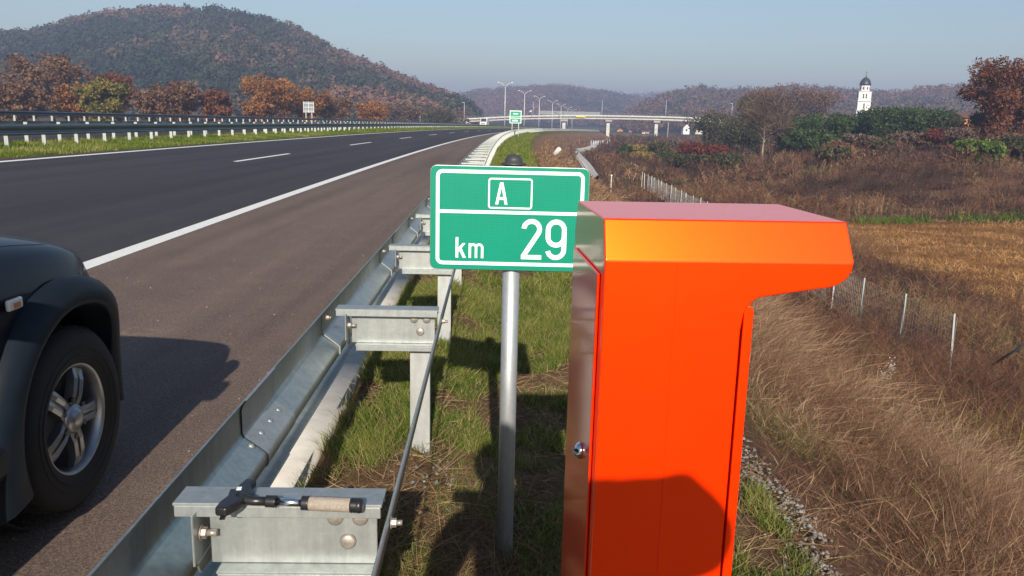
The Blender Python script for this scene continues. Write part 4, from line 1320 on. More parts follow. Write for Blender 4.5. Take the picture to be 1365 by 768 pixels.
for a in range(4):
    rm = Matrix.Rotation(a * math.pi / 2, 3, 'Z')
    for zc2, wz in ((19.5, 5.6), (7.3, 6.2)):
        for xo in ((-1.7, 1.7) if zc2 > 10 else (0,)):
            q = rm @ Vector((xo * U, -(7.75 if zc2 > 10 else 7.85) * U, zb + zc2 * U))
            b = MB(); b.box(q, (1.5 * U, .5 * U, wz * U), rm); b.build('window', M['window'], ch)
for a in range(8):
    rm = Matrix.Rotation(a * math.pi / 4 + math.pi / 8, 3, 'Z'); q = rm @ Vector((0, -6.0 * U, zb + 29.3 * U))
    b = MB(); b.box(q, (1.7 * U, .4 * U, 3 * U), rm); b.build('window', M['window'], ch)
p = at(1162.5, 147, 400); dsh = empty('satellite_dome', (p.x, p.y, p.z - 3)); tag(dsh, 'small white round cap beside the foot of the church tower', 'dome')
b = MB(); b.tube([(0, 0, 0), (0, 0, 2)], .3, 8); b.build('stem', M['white_paint'], dsh); b = MB(); b.lathe([(.01, 3.6), (.5, 3.45), (.75, 3), (.7, 2.5), (.3, 2.1), (.05, 2)], (0, 0, 0), 'z', 16); b.build('cap', M['white_paint'], dsh)

# ------------------------------------------------------------------ houses
def house(px, pbase, wpx, hpx, D, wall, roof, label, rz=0, gable=True, group='village houses below the bridge'):
    c = at(px, pbase, D); k = D / FPX; w, h = wpx * k, hpx * k
    r = empty('village_house', (c.x, c.y, c.z - 1), rz); tag(r, label, 'house', group)
    wh = h * .58 + 1; d = w * .9
    b = MB(); b.box((0, 0, wh / 2), (w, d, wh)); 
    if gable: b.prism([(-w / 2 + .01, wh), (w / 2 - .01, wh), (0, 1 + h - .15)], -d / 2, d / 2)
    b.build('wall', M[wall], r)
    b = MB(); t = .35; e = .5
    if gable:
        for s in (-1, 1): b.prism([(0, 1 + h), (s * (w / 2 + e), wh - .15), (s * (w / 2 + e), wh - .15 - t), (0, 1 + h - t)], -d / 2 - e, d / 2 + e)
    else: b.prism([(-d / 2 - e, wh), (d / 2 + e, wh), (0, 1 + h)], -w / 2 - e, w / 2 + e, 'yz')
    rf = b.build('roof', M[roof], r)
    for x in ((-.24, .24) if w > 6 else (0,)):
        b = MB(); b.box((x * w, -d / 2 - .02, wh * .55 + .2), (max(.9, w * .13), .12, min(1.4, wh * .35))); b.build('window', M['window'], r)
house(913.5, 177, 8.5, 12, 520, 'white_paint', 'roof_brown', 'white gabled house with a dark attic window under the bridge', R_(8))
house(850, 173, 9, 6, 800, 'white_paint', 'roof_red', 'small white house just right of the second bridge pier, set higher', 0, False)
house(842, 177, 10, 6, 640, 'wall_pink', 'roof_red', 'pink rendered house right of the second bridge pier', R_(12), False)
house(826, 177, 8, 6, 660, 'wall_orange', 'roof_brown', 'small orange house half hidden by the second bridge pier', 0)
house(833, 163.5, 10, 5, 900, 'white_paint', 'roof_brown', 'pale house on the rise directly below the bridge deck', 0, False)
house(868, 175, 7, 7, 700, 'wall_cream', 'roof_red', 'cream house left of the third bridge pier', R_(-10))
house(895, 176, 13, 5, 620, 'white_paint', 'roof_brown', 'wide low white building right of the third bridge pier', 0, False)
house(931, 177, 9, 6, 560, 'wall_cream', 'roof_brown', 'cream cottage to the right of the white gabled house', R_(-8), False)
house(860, 179, 9, 4.5, 600, 'white_paint', 'roof_red', 'low white shed in front of the cream house under the bridge', 0, False)
house(1292, 168.5, 40, 17.5, 165, 'wall_orange', 'roof_brown', 'orange house with brown roof peeping out left of the big russet tree', R_(6), False, None)
house(198, 139, 5, 6, 300, 'wall_cream', 'roof_brown', 'tiny cream house between trees at the foot of the wooded hill', 0, False, None)

# antenna on the hill top
t = at(277.5, 1, 705); r = empty('antenna_mast', (t.x, t.y, t.z - 14)); tag(r, 'thin antenna mast on the crest of the wooded hill', 'mast')
b = MB(); b.tube([(0, 0, 0), (0, 0, 15)], [.3, .12], 6); b.build('pole', M['lamp_pole'], r); b = MB(); b.box((0, 0, 13.4), (1.3, .5, 1.2)); b.box((0, 0, 11.5), (.9, .4, .5)); b.build('antenna', M['grey_mesh'], r)

# ------------------------------------------------------------------ drainage channel along the embankment foot, pipe outlet
def channel():
    s = np.linspace(98, 330, 150)
    off = -(10.6 + .9 * np.sin(s / 17) + 1.2 * np.sin(s / 41 + 1))
    prof = [(-.8, -.8), (-.8, .34), (-.6, .34), (-.40, .05), (.40, .05), (.6, .40), (.8, .40), (.8, -.8)]
    V = []; 
    for a, b_ in prof:
        q = road(s, off + a, 0); V.append(q)
    P = np.stack(V, 1)
    zz = ground(P[:, 3, 0], P[:, 3, 1]); zz = np.convolve(np.pad(zz, 12, mode='edge'), np.ones(25) / 25, 'valid') + .22
    P[..., 2] = zz[:, None] + np.array([b_ for a, b_ in prof])[None]
    n, k = P.shape[:2]; i = np.arange(n * k).reshape(n, k); j = np.roll(i, -1, 1)
    F = np.stack([i[:-1], i[1:], j[1:], j[:-1]], -1).reshape(-1, 4)
    tag(link('drainage_channel', npmesh('drainage_channel', P.reshape(-1, 3), F), M['white_concrete']), 'pale concrete drainage channel winding along the foot of the embankment', 'channel')
channel()
p = at(739.5, 211, 85); zg = gz(p.x, p.y); pp = empty('drain_pipe', (p.x, p.y, zg)); tag(pp, 'short pale drain pipe sticking out of the tan slope', 'pipe')
b = MB(); b.lathe([(.24, -.7), (.24, .9), (.19, .9), (.19, .3)], (0, 0, 0), 'z', 16); o = b.build('pipe', M['white_concrete'], pp); o.rotation_euler = (R_(52), 0, R_(35)); o.location = (0, 0, .35)
# ------------------------------------------------------------------ wire fence at the bottom of the slope
fn = empty('wire_fence'); tag(fn, 'wire mesh fence on pale metal posts along the bottom of the slope', 'fence')
fpts = []
for k in range(0, 27):
    Y = 21.9 + 2.72 * k
    x = np.interp(Y, [12, 22, 25, 28, 60, 93, 120], [12.6, 12.35, 12.15, 12.05, 13.2, 14.45, 15.4])
    fpts.append((float(x), Y, gz(x, Y)))
b = MB(); b.box((0, 0, .65), (.05, .05, 2.2)); p0 = b.build('post', M['post_white'])
for k, q in enumerate(fpts):
    o = p0 if k == 0 else p0.copy()
    if k: COL.objects.link(o)
    o.parent = fn; o.location = q; o.rotation_euler = (R_((k * 37) % 5 - 2), R_((k * 53) % 5 - 2), 0)
b = MB()
for A, B in zip(fpts[:24], fpts[1:25]):
    A = Vector(A); B = Vector(B)
    for h in (.1, .3, .5, .7, .9, 1.15, 1.4, 1.65):
        b.tube([A + Vector((0, 0, h)), B + Vector((0, 0, h - .01))], .0055, 3, caps=False)
    for t in range(18):
        q = A.lerp(B, t / 18.0); b.tube([q + Vector((0, 0, .08)), q + Vector((0, 0, 1.66))], .005, 3, caps=False)
b.build('wire_mesh', M['wire'], fn)
b = MB(); q0 = at(1338, 478, 21.5); q1 = at(1372, 455, 20.4); b.tube([q0 - Vector((.3, 0, .2)), q1], .035, 8); b.build('strut', M['dark_plastic'], fn)
f2 = empty('post_row'); tag(f2, 'row of short pale posts at the far end of the drainage channel', 'fence')
b = MB(); b.box((0, 0, .6), (.22, .22, 1.6)); p0 = b.build('post', M['white_concrete'])
for k in range(9):
    q = at(788 + 3.1 * k, 190 - .3 * k, 268 + 3 * k); o = p0 if k == 0 else p0.copy()
    if k: COL.objects.link(o)
    o.parent = f2; o.location = (q.x, q.y, gz(q.x, q.y))
b = MB(); q = at(815, 238, 82); mp = empty('marker_post', (q.x, q.y, gz(q.x, q.y))); tag(mp, 'single pale marker post standing alone in the brown valley floor', 'post'); b.box((0, 0, .9), (.09, .09, 1.8)); b.build('post_body', M['post_white'], mp); b.bm = None
b = MB(); b.box((0, -.02, 1.72), (.14, .10, .1)); b.build('reflector', M['sign_white'], mp)

# ------------------------------------------------------------------ individual trees
tl = [(-5, 108, 40, 150, 'brown', 'dense brown tree at the left edge behind the outer barrier'), (28, 112, 26, 150, 'brown', 'low brown tree next to the tall purple brown one'), (63, 66, 42, 165, 'brown', 'tall broad purple brown tree, second big crown from the left edge'),
      (100, 108, 26, 160, 'orange', 'small orange brown tree between the tall brown tree and the yellow one'), (146, 92, 27, 170, 'rust', 'rust brown tree rising behind the yellow green tree'), (133, 104, 28, 150, 'yellowgreen', 'rounded yellow green tree with orange top'),
      (203, 112, 22, 165, 'brown', 'brownish tree beside the tiny cream house'), (234, 107, 30, 160, 'brown', 'broad copper brown tree between the yellow and the conical orange tree'), (287, 117, 20, 165, 'rust', 'small conical rust orange tree'), (360, 99, 36, 190, 'orange', 'big bright orange tree left of the sign back'),
      (338, 128, 20, 185, 'orange', 'low orange tree at the foot of the big bright one'), (410, 117, 24, 200, 'orange', 'orange tree directly behind the sign back'), (445, 128, 22, 210, 'brown', 'dull brown tree right of the sign back'), (498, 136, 20, 230, 'orange', 'low round orange tree alone before the hill'), (540, 138, 24, 260, 'bare', 'greyish brown tree near the end of the tree row'), (583, 142, 22, 290, 'olive', 'small olive tree near the pale poles')]
for k, (px, ty, hw, D, kind, lb) in enumerate(tl):
    c = at(px, ty, D)
    tree('deciduous_tree', lb, 'tree', 'autumn trees along the far side of the motorway', c.x, c.y, c.z, hw * D / FPX, kind, 100 + k, nleaf=5200 if hw > 25 else 3600, lsize=.55, trunk_h=.06, base_z=min(-.8, gz(c.x, c.y)))
tr_ = [(1358, 78, 50, 115, 'rust', 'big dense russet tree at the right edge', .07, 'deciduous_tree', 22000), (1312, 150, 22, 120, 'olive', 'small olive bush at the foot of the russet tree', .05, 'bush', 4250),
       (1281, 170, 16, 112, 'bare', 'brown twiggy bush in front of the orange house', .05, 'bush', 4420), (1318, 188, 20, 92, 'bright', 'bright green bush below the russet tree', .05, 'bush', 6120), (1362, 182, 24, 95, 'olive', 'dull green bush at the right edge', .05, 'bush', 4420), (1296, 186, 18, 96, 'bright', 'pale yellow green bush left of the bright green one', .05, 'bush', 3740),
       (965, 146, 36, 190, 'olive', 'tall olive brown bush covering the right end of the bridge', .05, 'bush', 7140), (1000, 158, 26, 175, 'olive', 'olive bush just left of the bare forked tree', .05, 'bush', 5100),
       (1063, 150, 30, 150, 'green', 'dark green bush right of the bare forked tree', .05, 'bush', 7140), (1098, 152, 34, 152, 'green', 'dark green tree left below the church tower', .05, 'bush', 7820), (1143, 152, 34, 158, 'green', 'green bush right in front of the church tower', .05, 'bush', 7820), (1186, 143, 38, 150, 'green', 'tallest green bush, right of the church tower', .05, 'bush', 8840), (1226, 144, 36, 152, 'green', 'broad green bush farther right of the church tower', .05, 'bush', 7820), (1256, 155, 26, 150, 'olive', 'olive green bush at the right end of the green thicket', .05, 'bush', 5100), (1080, 172, 26, 140, 'green', 'low dark green bush in front of the thicket', .05, 'bush', 5100),
       (1012, 112, 26, 270, 'brown', 'tall brown tree directly behind the bare forked tree', .2, 'deciduous_tree', 3200), (1048, 110, 26, 280, 'brown', 'second tall brown tree behind the thicket', .2, 'deciduous_tree', 3200), (1086, 112, 26, 275, 'brown', 'tall brown tree left of the church tower', .2, 'deciduous_tree', 3200), (1003, 124, 16, 250, 'green', 'dark conifer green tree among the brown trees', .15, 'deciduous_tree', 2200),
       (1212, 175, 19, 122, 'bare', 'tallest brown twiggy shrub in front of the green thicket', .05, 'bush', 5100), (1148, 178, 18, 124, 'bare', 'tan brown shrub below the church tower', .05, 'bush', 5100), (1256, 172, 17, 118, 'red', 'reddish shrub at the right end of the thicket', .05, 'bush', 3600), (1178, 185, 16, 120, 'olive', 'low olive brown shrub between the two twiggy shrubs', .05, 'bush', 2600), (1236, 181, 15, 120, 'brown', 'small rusty shrub left of the reddish one', .05, 'bush', 2600), (1118, 187, 15, 124, 'brown', 'small brown shrub left of the tan one below the church', .05, 'bush', 2600), (1340, 176, 18, 100, 'brown', 'brown shrub touching the foot of the russet tree', .05, 'bush', 3740), (1110, 196, 22, 112, 'olive', 'low olive shrub before the dark green bushes', .05, 'bush', 3060),
       (938, 192, 28, 150, 'red', 'dark red thicket below the right end of the bridge', .04, 'bush', 6800), (968, 205, 24, 130, 'olive', 'yellowish olive bush beside the red thicket', .04, 'bush', 3740), (915, 207, 24, 135, 'olive', 'olive bush in front of the red thicket', .04, 'bush', 3740),
       (833, 193, 9, 170, 'green', 'small dark green bush left of the yellow ones', .04, 'bush', 2550), (850, 193, 15, 190, 'yellow', 'yellow bush in the middle of the valley', .04, 'bush', 3060), (858, 203, 14, 165, 'yellow', 'pale yellow bush in front of the first yellow one', .04, 'bush', 2550), (880, 190, 15, 175, 'olive', 'green olive bush right of the yellow ones', .04, 'bush', 3060), (893, 204, 14, 150, 'green', 'small green bush left of the red thicket', .04, 'bush', 2550), (905, 186, 22, 230, 'bare', 'brown shrub below the bridge deck', .04, 'bush', 2550)]
for k, (px, ty, hw, D, kind, lb, th, nm, nl) in enumerate(tr_):
    c = at(px, ty, D)
    bt = gz(c.x, c.y) - .1
    tree(nm, lb, 'tree' if nm != 'bush' else 'bush', 'trees and bushes on the right side of the valley', c.x, c.y, max(c.z, bt + 1.0), hw * D / FPX, kind, 300 + k, nleaf=nl, lsize=.34 if D < 130 else (.42 if D < 200 else .6), trunk_h=th, base_z=bt, trunk_r=.12 if nm == 'bush' else None)
c = at(1024, 122, 148)
tree('bare_tree', 'bare pale forked tree standing in front of the thicket', 'tree', 'trees and bushes on the right side of the valley', c.x, c.y, c.z, 30 * 148 / FPX, 'bare', 777, nleaf=2600, lsize=.8, bark='bark_pale', trunk_h=.3, thin=True, base_z=gz(c.x, c.y) - .1, trunk_r=.22)

# ------------------------------------------------------------------ forests on the hills (one mass each)
def forest(i, n, qr, dr_, cr, leaves, name, label, hue, seed):
    global rng
    rng = np.random.default_rng(seed)
    q = rng.uniform(*qr, n); y = np.sqrt(rng.uniform(dr_[0] ** 2, dr_[1] ** 2, n)); x = q * y
    z = ground(x, y); hz = hill_z(i, x, y)
    ok = (hz > -4.0)
    x, y, z = x[ok], y[ok], z[ok]; n = len(x)
    R = cr * rng.uniform(.6, 1.45, n)
    base = hue(x, y, z, n)
    # template crowns: domed, lumpy
    d = rand_dir(n * leaves).reshape(n, leaves, 3); d[..., 2] = np.abs(d[..., 2]) * 1.0 - .25
    lump = 1 + .28 * np.sin(d[..., 0] * 5 + rng.uniform(0, 6, (n, 1))) * np.sin(d[..., 1] * 5 + rng.uniform(0, 6, (n, 1)))
    rad = R[:, None] * lump * rng.uniform(.72, 1.06, (n, leaves))
    P = np.stack([x, y, z + R * .75], 1)[:, None, :] + d * rad[..., None] * np.array([1, 1, 1.25])
    tint = np.clip(base[:, None] + rng.normal(0, .07, (n, leaves)), 0, 1)
    V, F, T = leaf_arrays(P.reshape(-1, 3), (d + rand_dir(n * leaves).reshape(d.shape) * .55).reshape(-1, 3), np.repeat(R, leaves) * rng.uniform(.2, .42, n * leaves), tint.ravel())
    o = link(name, npmesh(name, V, F, T), FOREST); tag(o, label, 'forest', kind='stuff')
def hue_left(x, y, z, n):
    q = x / y
    a = .40 + 1.5 * (fbm(x / 70, y / 70, 3) - .5)
    a = a - .16 + .50 * sm((z - 60) / 26) + .36 * sm((q + .30) / .16) - .2 * sm((-.30 - q) / .2) * (z < 62)
    return np.clip(a + rng.normal(0, .15, n), 0, 1)
def hue_far(x, y, z, n):
    return np.clip(.72 + 1.3 * (fbm(x / 90, y / 90, 3) - .5) + rng.normal(0, .15, n), 0, 1)
forest(0, 3300, (-.80, -.015), (295, 745), 5.0, 150, 'left_hill_forest', 'autumn forest of dark green and brown crowns covering the left hill', hue_left, 21)
bpy.data.objects['left_hill_forest'].name = 'hill_forest'
forest(1, 3000, (-.12, .24), (1050, 1530), 7.0, 40, 'distant_forest', 'hazy brown forest on the far hill behind the bridge', hue_far, 22)
forest(2, 1400, (-.02, .40), (1900, 2330), 11.0, 30, 'distant_forest', 'faint blue wooded ridge farthest in the haze', hue_far, 23)
forest(3, 4200, (.12, .95), (540, 925), 5.2, 55, 'valley_forest', 'brown and grey green forest on the low ridge to the right', hue_far, 24)

# ------------------------------------------------------------------ grass and weeds
def on_ground(x, y):
    return np.stack([x, y, ground(x, y)], 1)
def so_xy(s, o):
    p = road(s, o, 0); return p[:, 0], p[:, 1]
rng = np.random.default_rng(50)
parts = []
# short green grass on the berm
def berm(s0, s1, r0, r1, n, hm, wd, thr=.45, dry=.22):
    s = rng.uniform(s0, s1, n); r = rng.uniform(r0, r1, n)
    x, y = so_xy(s, -r)
    nn = fbm(x * 1.9 + 3, y * 1.5, 4) + .12 * (fbm(x * 9, y * 9, 2) - .5)
    keep = nn + rng.normal(0, .035, n) > thr
    keep &= ~((np.hypot((x + .20) / .42, (y - 3.55) / .5) < 1) & (rng.random(n) < .8))
    keep &= ~((np.hypot((x + .05) / .6, (y - 2.6) / .55) < 1) & (rng.random(n) < .6))
    x, y, nn = x[keep], y[keep], nn[keep]; k = len(x)
    if k == 0: return
    cl_ = fbm(x * 6, y * 6, 2)
    L = hm * rng.uniform(.45, 1.25, k) * (.55 + 1.0 * cl_)
    D = rand_dir(k) * .55 + np.array([0, 0, 1.0])
    t = np.clip(.35 + (cl_ - .5) * 1.1 + rng.normal(0, .16, k), 0, .74)
    isd = rng.random(k) < dry + .5 * np.clip(.50 - nn, 0, .3)
    t = np.where(isd, rng.uniform(.78, 1, k), t)
    parts.append(blade_arrays(on_ground(x, y) - np.array([0, 0, .006]), D, L, wd * rng.uniform(.6, 1.3, k), rng.normal(0, .28, (k, 3)) * np.array([1, 1, .15]), t))
berm(1.2, 4.2, -.105, 2.1, 100000, .075, .0034)
berm(4.2, 8, -.105, 2.1, 94000, .08, .0042)
berm(8, 16, -.10, 2.2, 62000, .10, .007)
berm(16, 40, -.06, 2.3, 40000, .13, .014, .34)
berm(40, 150, .3, 2.5, 34000, .20, .05, .2, .08)
V, F, T = merge(parts)
tag(link('berm_grass', npmesh('berm_grass', V, F, T), G_), 'short green grass on the berm behind the guardrail', 'grass', kind='stuff')
# median grass
parts = []
n = 70000; s = rng.uniform(14, 75, n); o_ = rng.uniform(11.55, 15.25, n); x, y = so_xy(s, o_)
keep = rng.random(n) < np.clip((o_ - 11.3) / .8, .15, 1); x, y = x[keep], y[keep]; k = len(x)
zm = ground(x, y)
parts.append(blade_arrays(np.stack([x, y, zm], 1), rand_dir(k) * .5 + np.array([0, 0, 1]), (.10 * rng.uniform(.5, 1.3, k)), .018 * rng.uniform(.6, 1.3, k), rng.normal(0, .2, (k, 3)), np.clip(.38 + 1.2 * (fbm(x / 1.4, y / 1.4, 3) - .45) + rng.normal(0, .2, k), 0, 1)))
n = 50000; s = rng.uniform(75, 330, n); o_ = rng.uniform(11.5, 15.25, n); x, y = so_xy(s, o_)
parts.append(blade_arrays(np.stack([x, y, ground(x, y)], 1), rand_dir(n) * .5 + np.array([0, 0, 1]), .22 * rng.uniform(.5, 1.3, n), .06 * rng.uniform(.6, 1.3, n), rng.normal(0, .2, (n, 3)), np.clip(.45 + rng.normal(0, .2, n), 0, 1)))
V, F, T = merge(parts)
tag(link('median_grass', npmesh('median_grass', V, F, T), G_), 'strip of green grass between the two carriageways', 'grass', kind='stuff')
# dead straw lying on the berm
parts = []
n = 26000; s = rng.uniform(1.2, 9, n); r = rng.uniform(-.04, 2.2, n); x, y = so_xy(s, -r)
D = rand_dir(n) * np.array([1, 1, .18]) + np.array([0, 0, .10])
parts.append(blade_arrays(on_ground(x, y) + np.array([0, 0, .004]), D, rng.uniform(.05, .17, n), .0032 * rng.uniform(.6, 1.3, n), rng.normal(0, .2, (n, 3)), rng.uniform(0, 1, n)))
n = 9000; x = rng.normal(-.02, .33, n); y = rng.normal(2.55, .5, n)
D = rand_dir(n) * np.array([1, 1, .3]) + np.array([0, 0, .16])
parts.append(blade_arrays(on_ground(x, y) + np.array([0, 0, .005]), D, rng.uniform(.06, .2, n), .0032 * rng.uniform(.6, 1.3, n), rng.normal(0, .25, (n, 3)), rng.uniform(0, .8, n)))
V, F, T = merge(parts)
tag(link('dry_straw', npmesh('dry_straw', V, F, T), STRAW), 'dead straw lying between the grass tufts', 'grass', kind='stuff')
# tall dry grass on the slope
parts = []
def slope_grass(s0, s1, r0, r1, n, h, w):
    s = rng.uniform(s0, s1, n); r = rng.uniform(r0, r1, n); x, y = so_xy(s, -r)
    nn = fbm(x * 1.1, y * 1.1, 3)
    keep = rng.random(n) < np.clip((r - 2.1) / 1.0, .25, 1) * np.clip(.45 + (nn - .4) * 3, .15, 1)
    x, y, nn, r = x[keep], y[keep], nn[keep], r[keep]; k = len(x)
    hh = h * rng.uniform(.35, 1.2, k) * (.25 + 1.5 * sm((fbm(x * 2.3, y * 2.3, 3) - .2) * 1.8)) * np.clip(.45 + (r - 2.2) / 2.5, .45, 1)
    D = rand_dir(k) * .95 + np.array([.10, .0, .9])
    bend = rng.normal(0, .42, (k, 3)) * np.array([1, 1, .4]) + np.array([.08, .03, -.10])
    t = np.clip(.44 + (nn - .5) * 2.0 + rng.normal(0, .24, k), 0, .94); t = np.where(rng.random(k) < .06 + .45 * (fbm(x / 1.3, y / 1.3, 2) > .63), .99, t)
    B = on_ground(x, y) - np.array([0, 0, .02])
    parts.append(blade_arrays(B, D, hh, w * rng.uniform(.6, 1.3, k), bend, t))
    # seed heads
    sel = rng.random(k) < .5; B2 = (B + unit(D) * hh[:, None] * .72 + bend * hh[:, None] * .62)[sel]; kk = len(B2)
    parts.append(blade_arrays(B2, (D + bend * 1.2)[sel] + rng.normal(0, .12, (kk, 3)), hh[sel] * .30, w * 2.0 * rng.uniform(.5, 1.2, kk), bend[sel], np.clip(t[sel] + .12, 0, .93)))
slope_grass(1.5, 9, 2.2, 9.5, 260000, .44, .0019)
slope_grass(9, 22, 2.2, 10, 150000, .48, .0042)
slope_grass(22, 60, 2.6, 10.5, 50000, .45, .014)
slope_grass(60, 98, 3.6, 9.5, 6000, .35, .045)
slope_grass(98, 240, 3.6, 8.2, 7000, .30, .05)
V, F, T = merge(parts)
tag(link('slope_grass', npmesh('slope_grass', V, F, T), DRY), 'tall tan dry grass covering the embankment slope', 'grass', kind='stuff')
# brown weeds at the bottom of the slope and over the valley
parts = []
def coff(s): return -(10.6 + .9 * np.sin(s / 17) + 1.2 * np.sin(s / 41 + 1))
def weeds(x, y, h, w, br, tl_, tint0=.46, side=.30):
    n = len(x); B = on_ground(x, y) - np.array([0, 0, .03])
    H = h * rng.uniform(.5, 1.3, n) * (.45 + 1.15 * sm((fbm(x / 7 + 9, y / 6, 3) - .25) * 2)); D = unit(rand_dir(n) * .3 + np.array([.05, 0, 1]))
    nn = fbm(x / 3.0, y / 3.0, 3) * .5 + fbm(x / 14.0 + 4, y / 11.0, 3) * .5
    t = np.clip(tint0 + (nn - .5) * 2.4 + rng.normal(0, .16, n), 0, .93)
    t = np.where(rng.random(n) < tl_, .99, t)
    parts.append(blade_arrays(B, D, H, w * 1.1 * rng.uniform(.7, 1.3, n), rng.normal(0, .12, (n, 3)), t))
    for j in range(br):
        f = rng.uniform(.3, 1.0, n)
        P = B + D * (H * f)[:, None]
        d = rand_dir(n) * np.array([1, 1, .4]) + np.array([0, 0, .75])
        parts.append(blade_arrays(P, d, H * side * rng.uniform(.5, 1.3, n) * (1.3 - f * .5), w * 1.5 * rng.uniform(.5, 1.5, n), rng.normal(0, .25, (n, 3)), np.clip(t + rng.normal(0, .1, n), 0, 1)))
def region(n, x0, x1, y0, y1, fn=None):
    x = rng.uniform(x0, x1, n); y = rng.uniform(y0, y1, n)
    s, o_ = to_so(x, y)
    fld = (x > 19.5) & (y > 27 + (x - 20) * .1) & (y < 61)
    keep = (-o_ > 8.0) & ~((s > 90) & (np.abs(o_ - coff(s)) < 1.5)) & ~(fld & (rng.random(n) > .04))
    if fn is not None: keep &= fn(x, y)
    return x[keep], y[keep]
sq = rng.uniform(2, 22, 1500); rq = 2.4 + 7.5 * rng.random(1500) ** 1.3; x, y = so_xy(sq, -rq); kp = fbm(x / 1.6, y / 1.6, 3) > .5; weeds(x[kp], y[kp], .42, .005, 12, .16)
x, y = region(8500, 7, 21, 5, 27); weeds(x, y, .95, .0036, 16, .02)
x, y = region(7500, 7, 30, 24, 52); weeds(x, y, .9, .0065, 13, .02)
x, y = region(6000, 9, 62, 52, 90); weeds(x, y, .9, .018, 10, .03, .42)
x, y = region(6500, 8, 130, 88, 180, lambda x, y: x / y < .95); weeds(x, y, 1.15, .06, 9, .03, .42, .36)
x, y = region(4200, 14, 170, 170, 400, lambda x, y: x / y < .85); weeds(x, y, 1.4, .14, 8, .03, .38, .4)
V, F, T = merge(parts)
tag(link('valley_weeds', npmesh('valley_weeds', V, F, T), WEED), 'dead dark brown weeds filling the valley floor', 'undergrowth', kind='stuff')
n = 3000; x = rng.uniform(18, 52, n); y = 60.5 + (x - 20) * .04 + rng.normal(0, .75, n) + (fbm(x / 5, x * 0, 3) - .5) * 4
kp = fbm(x / 3.3, x * 0 + 3, 3) > .47; x, y = x[kp], y[kp]; n = len(x)
V, F, T = blade_arrays(on_ground(x, y), rand_dir(n) * .7 + np.array([0, 0, .9]), rng.uniform(.25, .7, n), np.full(n, .05), rng.normal(0, .3, (n, 3)), np.clip(rng.normal(.2, .16, n), 0, .7))
tag(link('field_edge_grass', npmesh('field_edge_grass', V, F, T), G_), 'line of fresh green grass along the far edge of the field', 'grass', kind='stuff')
BR = leafmat('scrub', [(0, (.040, .026, .020)), (.3, (.095, .055, .040)), (.52, (.18, .088, .05)), (.7, (.24, .15, .085)), (.82, (.15, .13, .05)), (1, (.07, .085, .028))], .2)
def brush(n, x0, x1, y0, y1, r0, r1, per, tw, cond):
    x = rng.uniform(x0, x1, n); y = rng.uniform(y0, y1, n); ss, oo = to_so(x, y); kp = cond(x, y) & (-oo > 12.5); x, y = x[kp], y[kp]; n = len(x)
    R = rng.uniform(r0, r1, n); g_ = ground(x, y)
    d = rand_dir(n * per).reshape(n, per, 3); d[..., 2] = np.abs(d[..., 2])
    P = np.stack([x, y, g_], 1)[:, None] + d * (R[:, None] * rng.uniform(.45, 1.05, (n, per)))[..., None] * np.array([1.2, 1.0, 1.0])
    c = np.clip(rng.normal(.34, .2, n) + 1.0 * (fbm(x / 16, y / 16, 2) - .5), 0, 1)
    t = np.clip(c[:, None] + rng.normal(0, .09, (n, per)), 0, 1)
    D = d + rand_dir(n * per).reshape(d.shape) * .55 + np.array([0, 0, .7])
    return blade_arrays(P.reshape(-1, 3), D.reshape(-1, 3), np.repeat(R, per) * rng.uniform(.25, .55, n * per), tw * np.repeat(y / 100, per) * rng.uniform(.6, 1.5, n * per), rng.normal(0, .2, (n * per, 3)), t.ravel())
V, F, T = merge([brush(260, 16, 75, 63, 112, .55, 1.25, 170, .045, lambda x, y: x / y < .75), brush(420, 16, 150, 105, 190, .8, 1.9, 150, .05, lambda x, y: (x / y < .75) & (x / y > .17)), brush(260, 20, 120, 185, 380, 1.2, 2.8, 110, .05, lambda x, y: (x / y < .4) & (x / y > .12))])
tag(link('scrub', npmesh('scrub', V, F, T), BR), 'low brown and olive scrub growing in lumps over the valley', 'undergrowth', kind='stuff')
# stubble on the field
n = 42000; x = rng.uniform(19.5, 46, n); y = rng.uniform(28, 61, n)
B = on_ground(x, y)
V, F, T = blade_arrays(B, rand_dir(n) * .9 + np.array([0, 0, .55]), rng.uniform(.12, .34, n), .022 * rng.uniform(.6, 1.4, n), rng.normal(0, .2, (n, 3)), np.clip(.5 + (fbm(x / 2.5, y / 1.2, 4) - .5) * 2.6 + rng.normal(0, .2, n), 0, 1))
tag(link('field_stubble', npmesh('field_stubble', V, F, T), leafmat('field_straw', [(0, (.13, .060, .022)), (.5, (.34, .175, .062)), (1, (.50, .30, .12))], .2)), 'orange tan straw stubble on the flat field', 'stubble', kind='stuff')
# reeds with pale heads among the weeds (green yellow spikes)
n = 420; x = rng.normal(8.6, .55, n); y = rng.normal(12.6, .8, n)
V, F, T = blade_arrays(on_ground(x, y), rand_dir(n) * .3 + np.array([0, 0, 1]), rng.uniform(.7, 1.35, n), np.full(n, .02), rng.normal(0, .2, (n, 3)), rng.uniform(.2, 1, n))
tag(link('reed_clump', npmesh('reed_clump', V, F, T), LM['yellow']), 'yellowish reed clump among the brown weeds below the fence', 'reeds', kind='stuff')
pc = at(1185, 492, 14.5); pz = gz(pc.x, pc.y); pr = empty('dried_plant', (pc.x, pc.y, pz)); tag(pr, 'dead plant with fluffy white seed heads among the brown weeds', 'plant')
b = MB(); b.tube([(0, 0, -.1), (.02, 0, .5), (.05, .02, pc.z - pz)], [.012, .009, .005], 5); b.tube([(.02, 0, .5), (-.08, 0, pc.z - pz - .12)], [.008, .004], 4); b.build('stem', M['bark'], pr)
k = 90; C = np.concatenate([rng.normal(0, .05, (k, 3)) * np.array([.7, .7, 1.8]) + np.array([.05, .02, pc.z - pz]), rng.normal(0, .045, (k // 2, 3)) + np.array([-.08, 0, pc.z - pz - .12])])
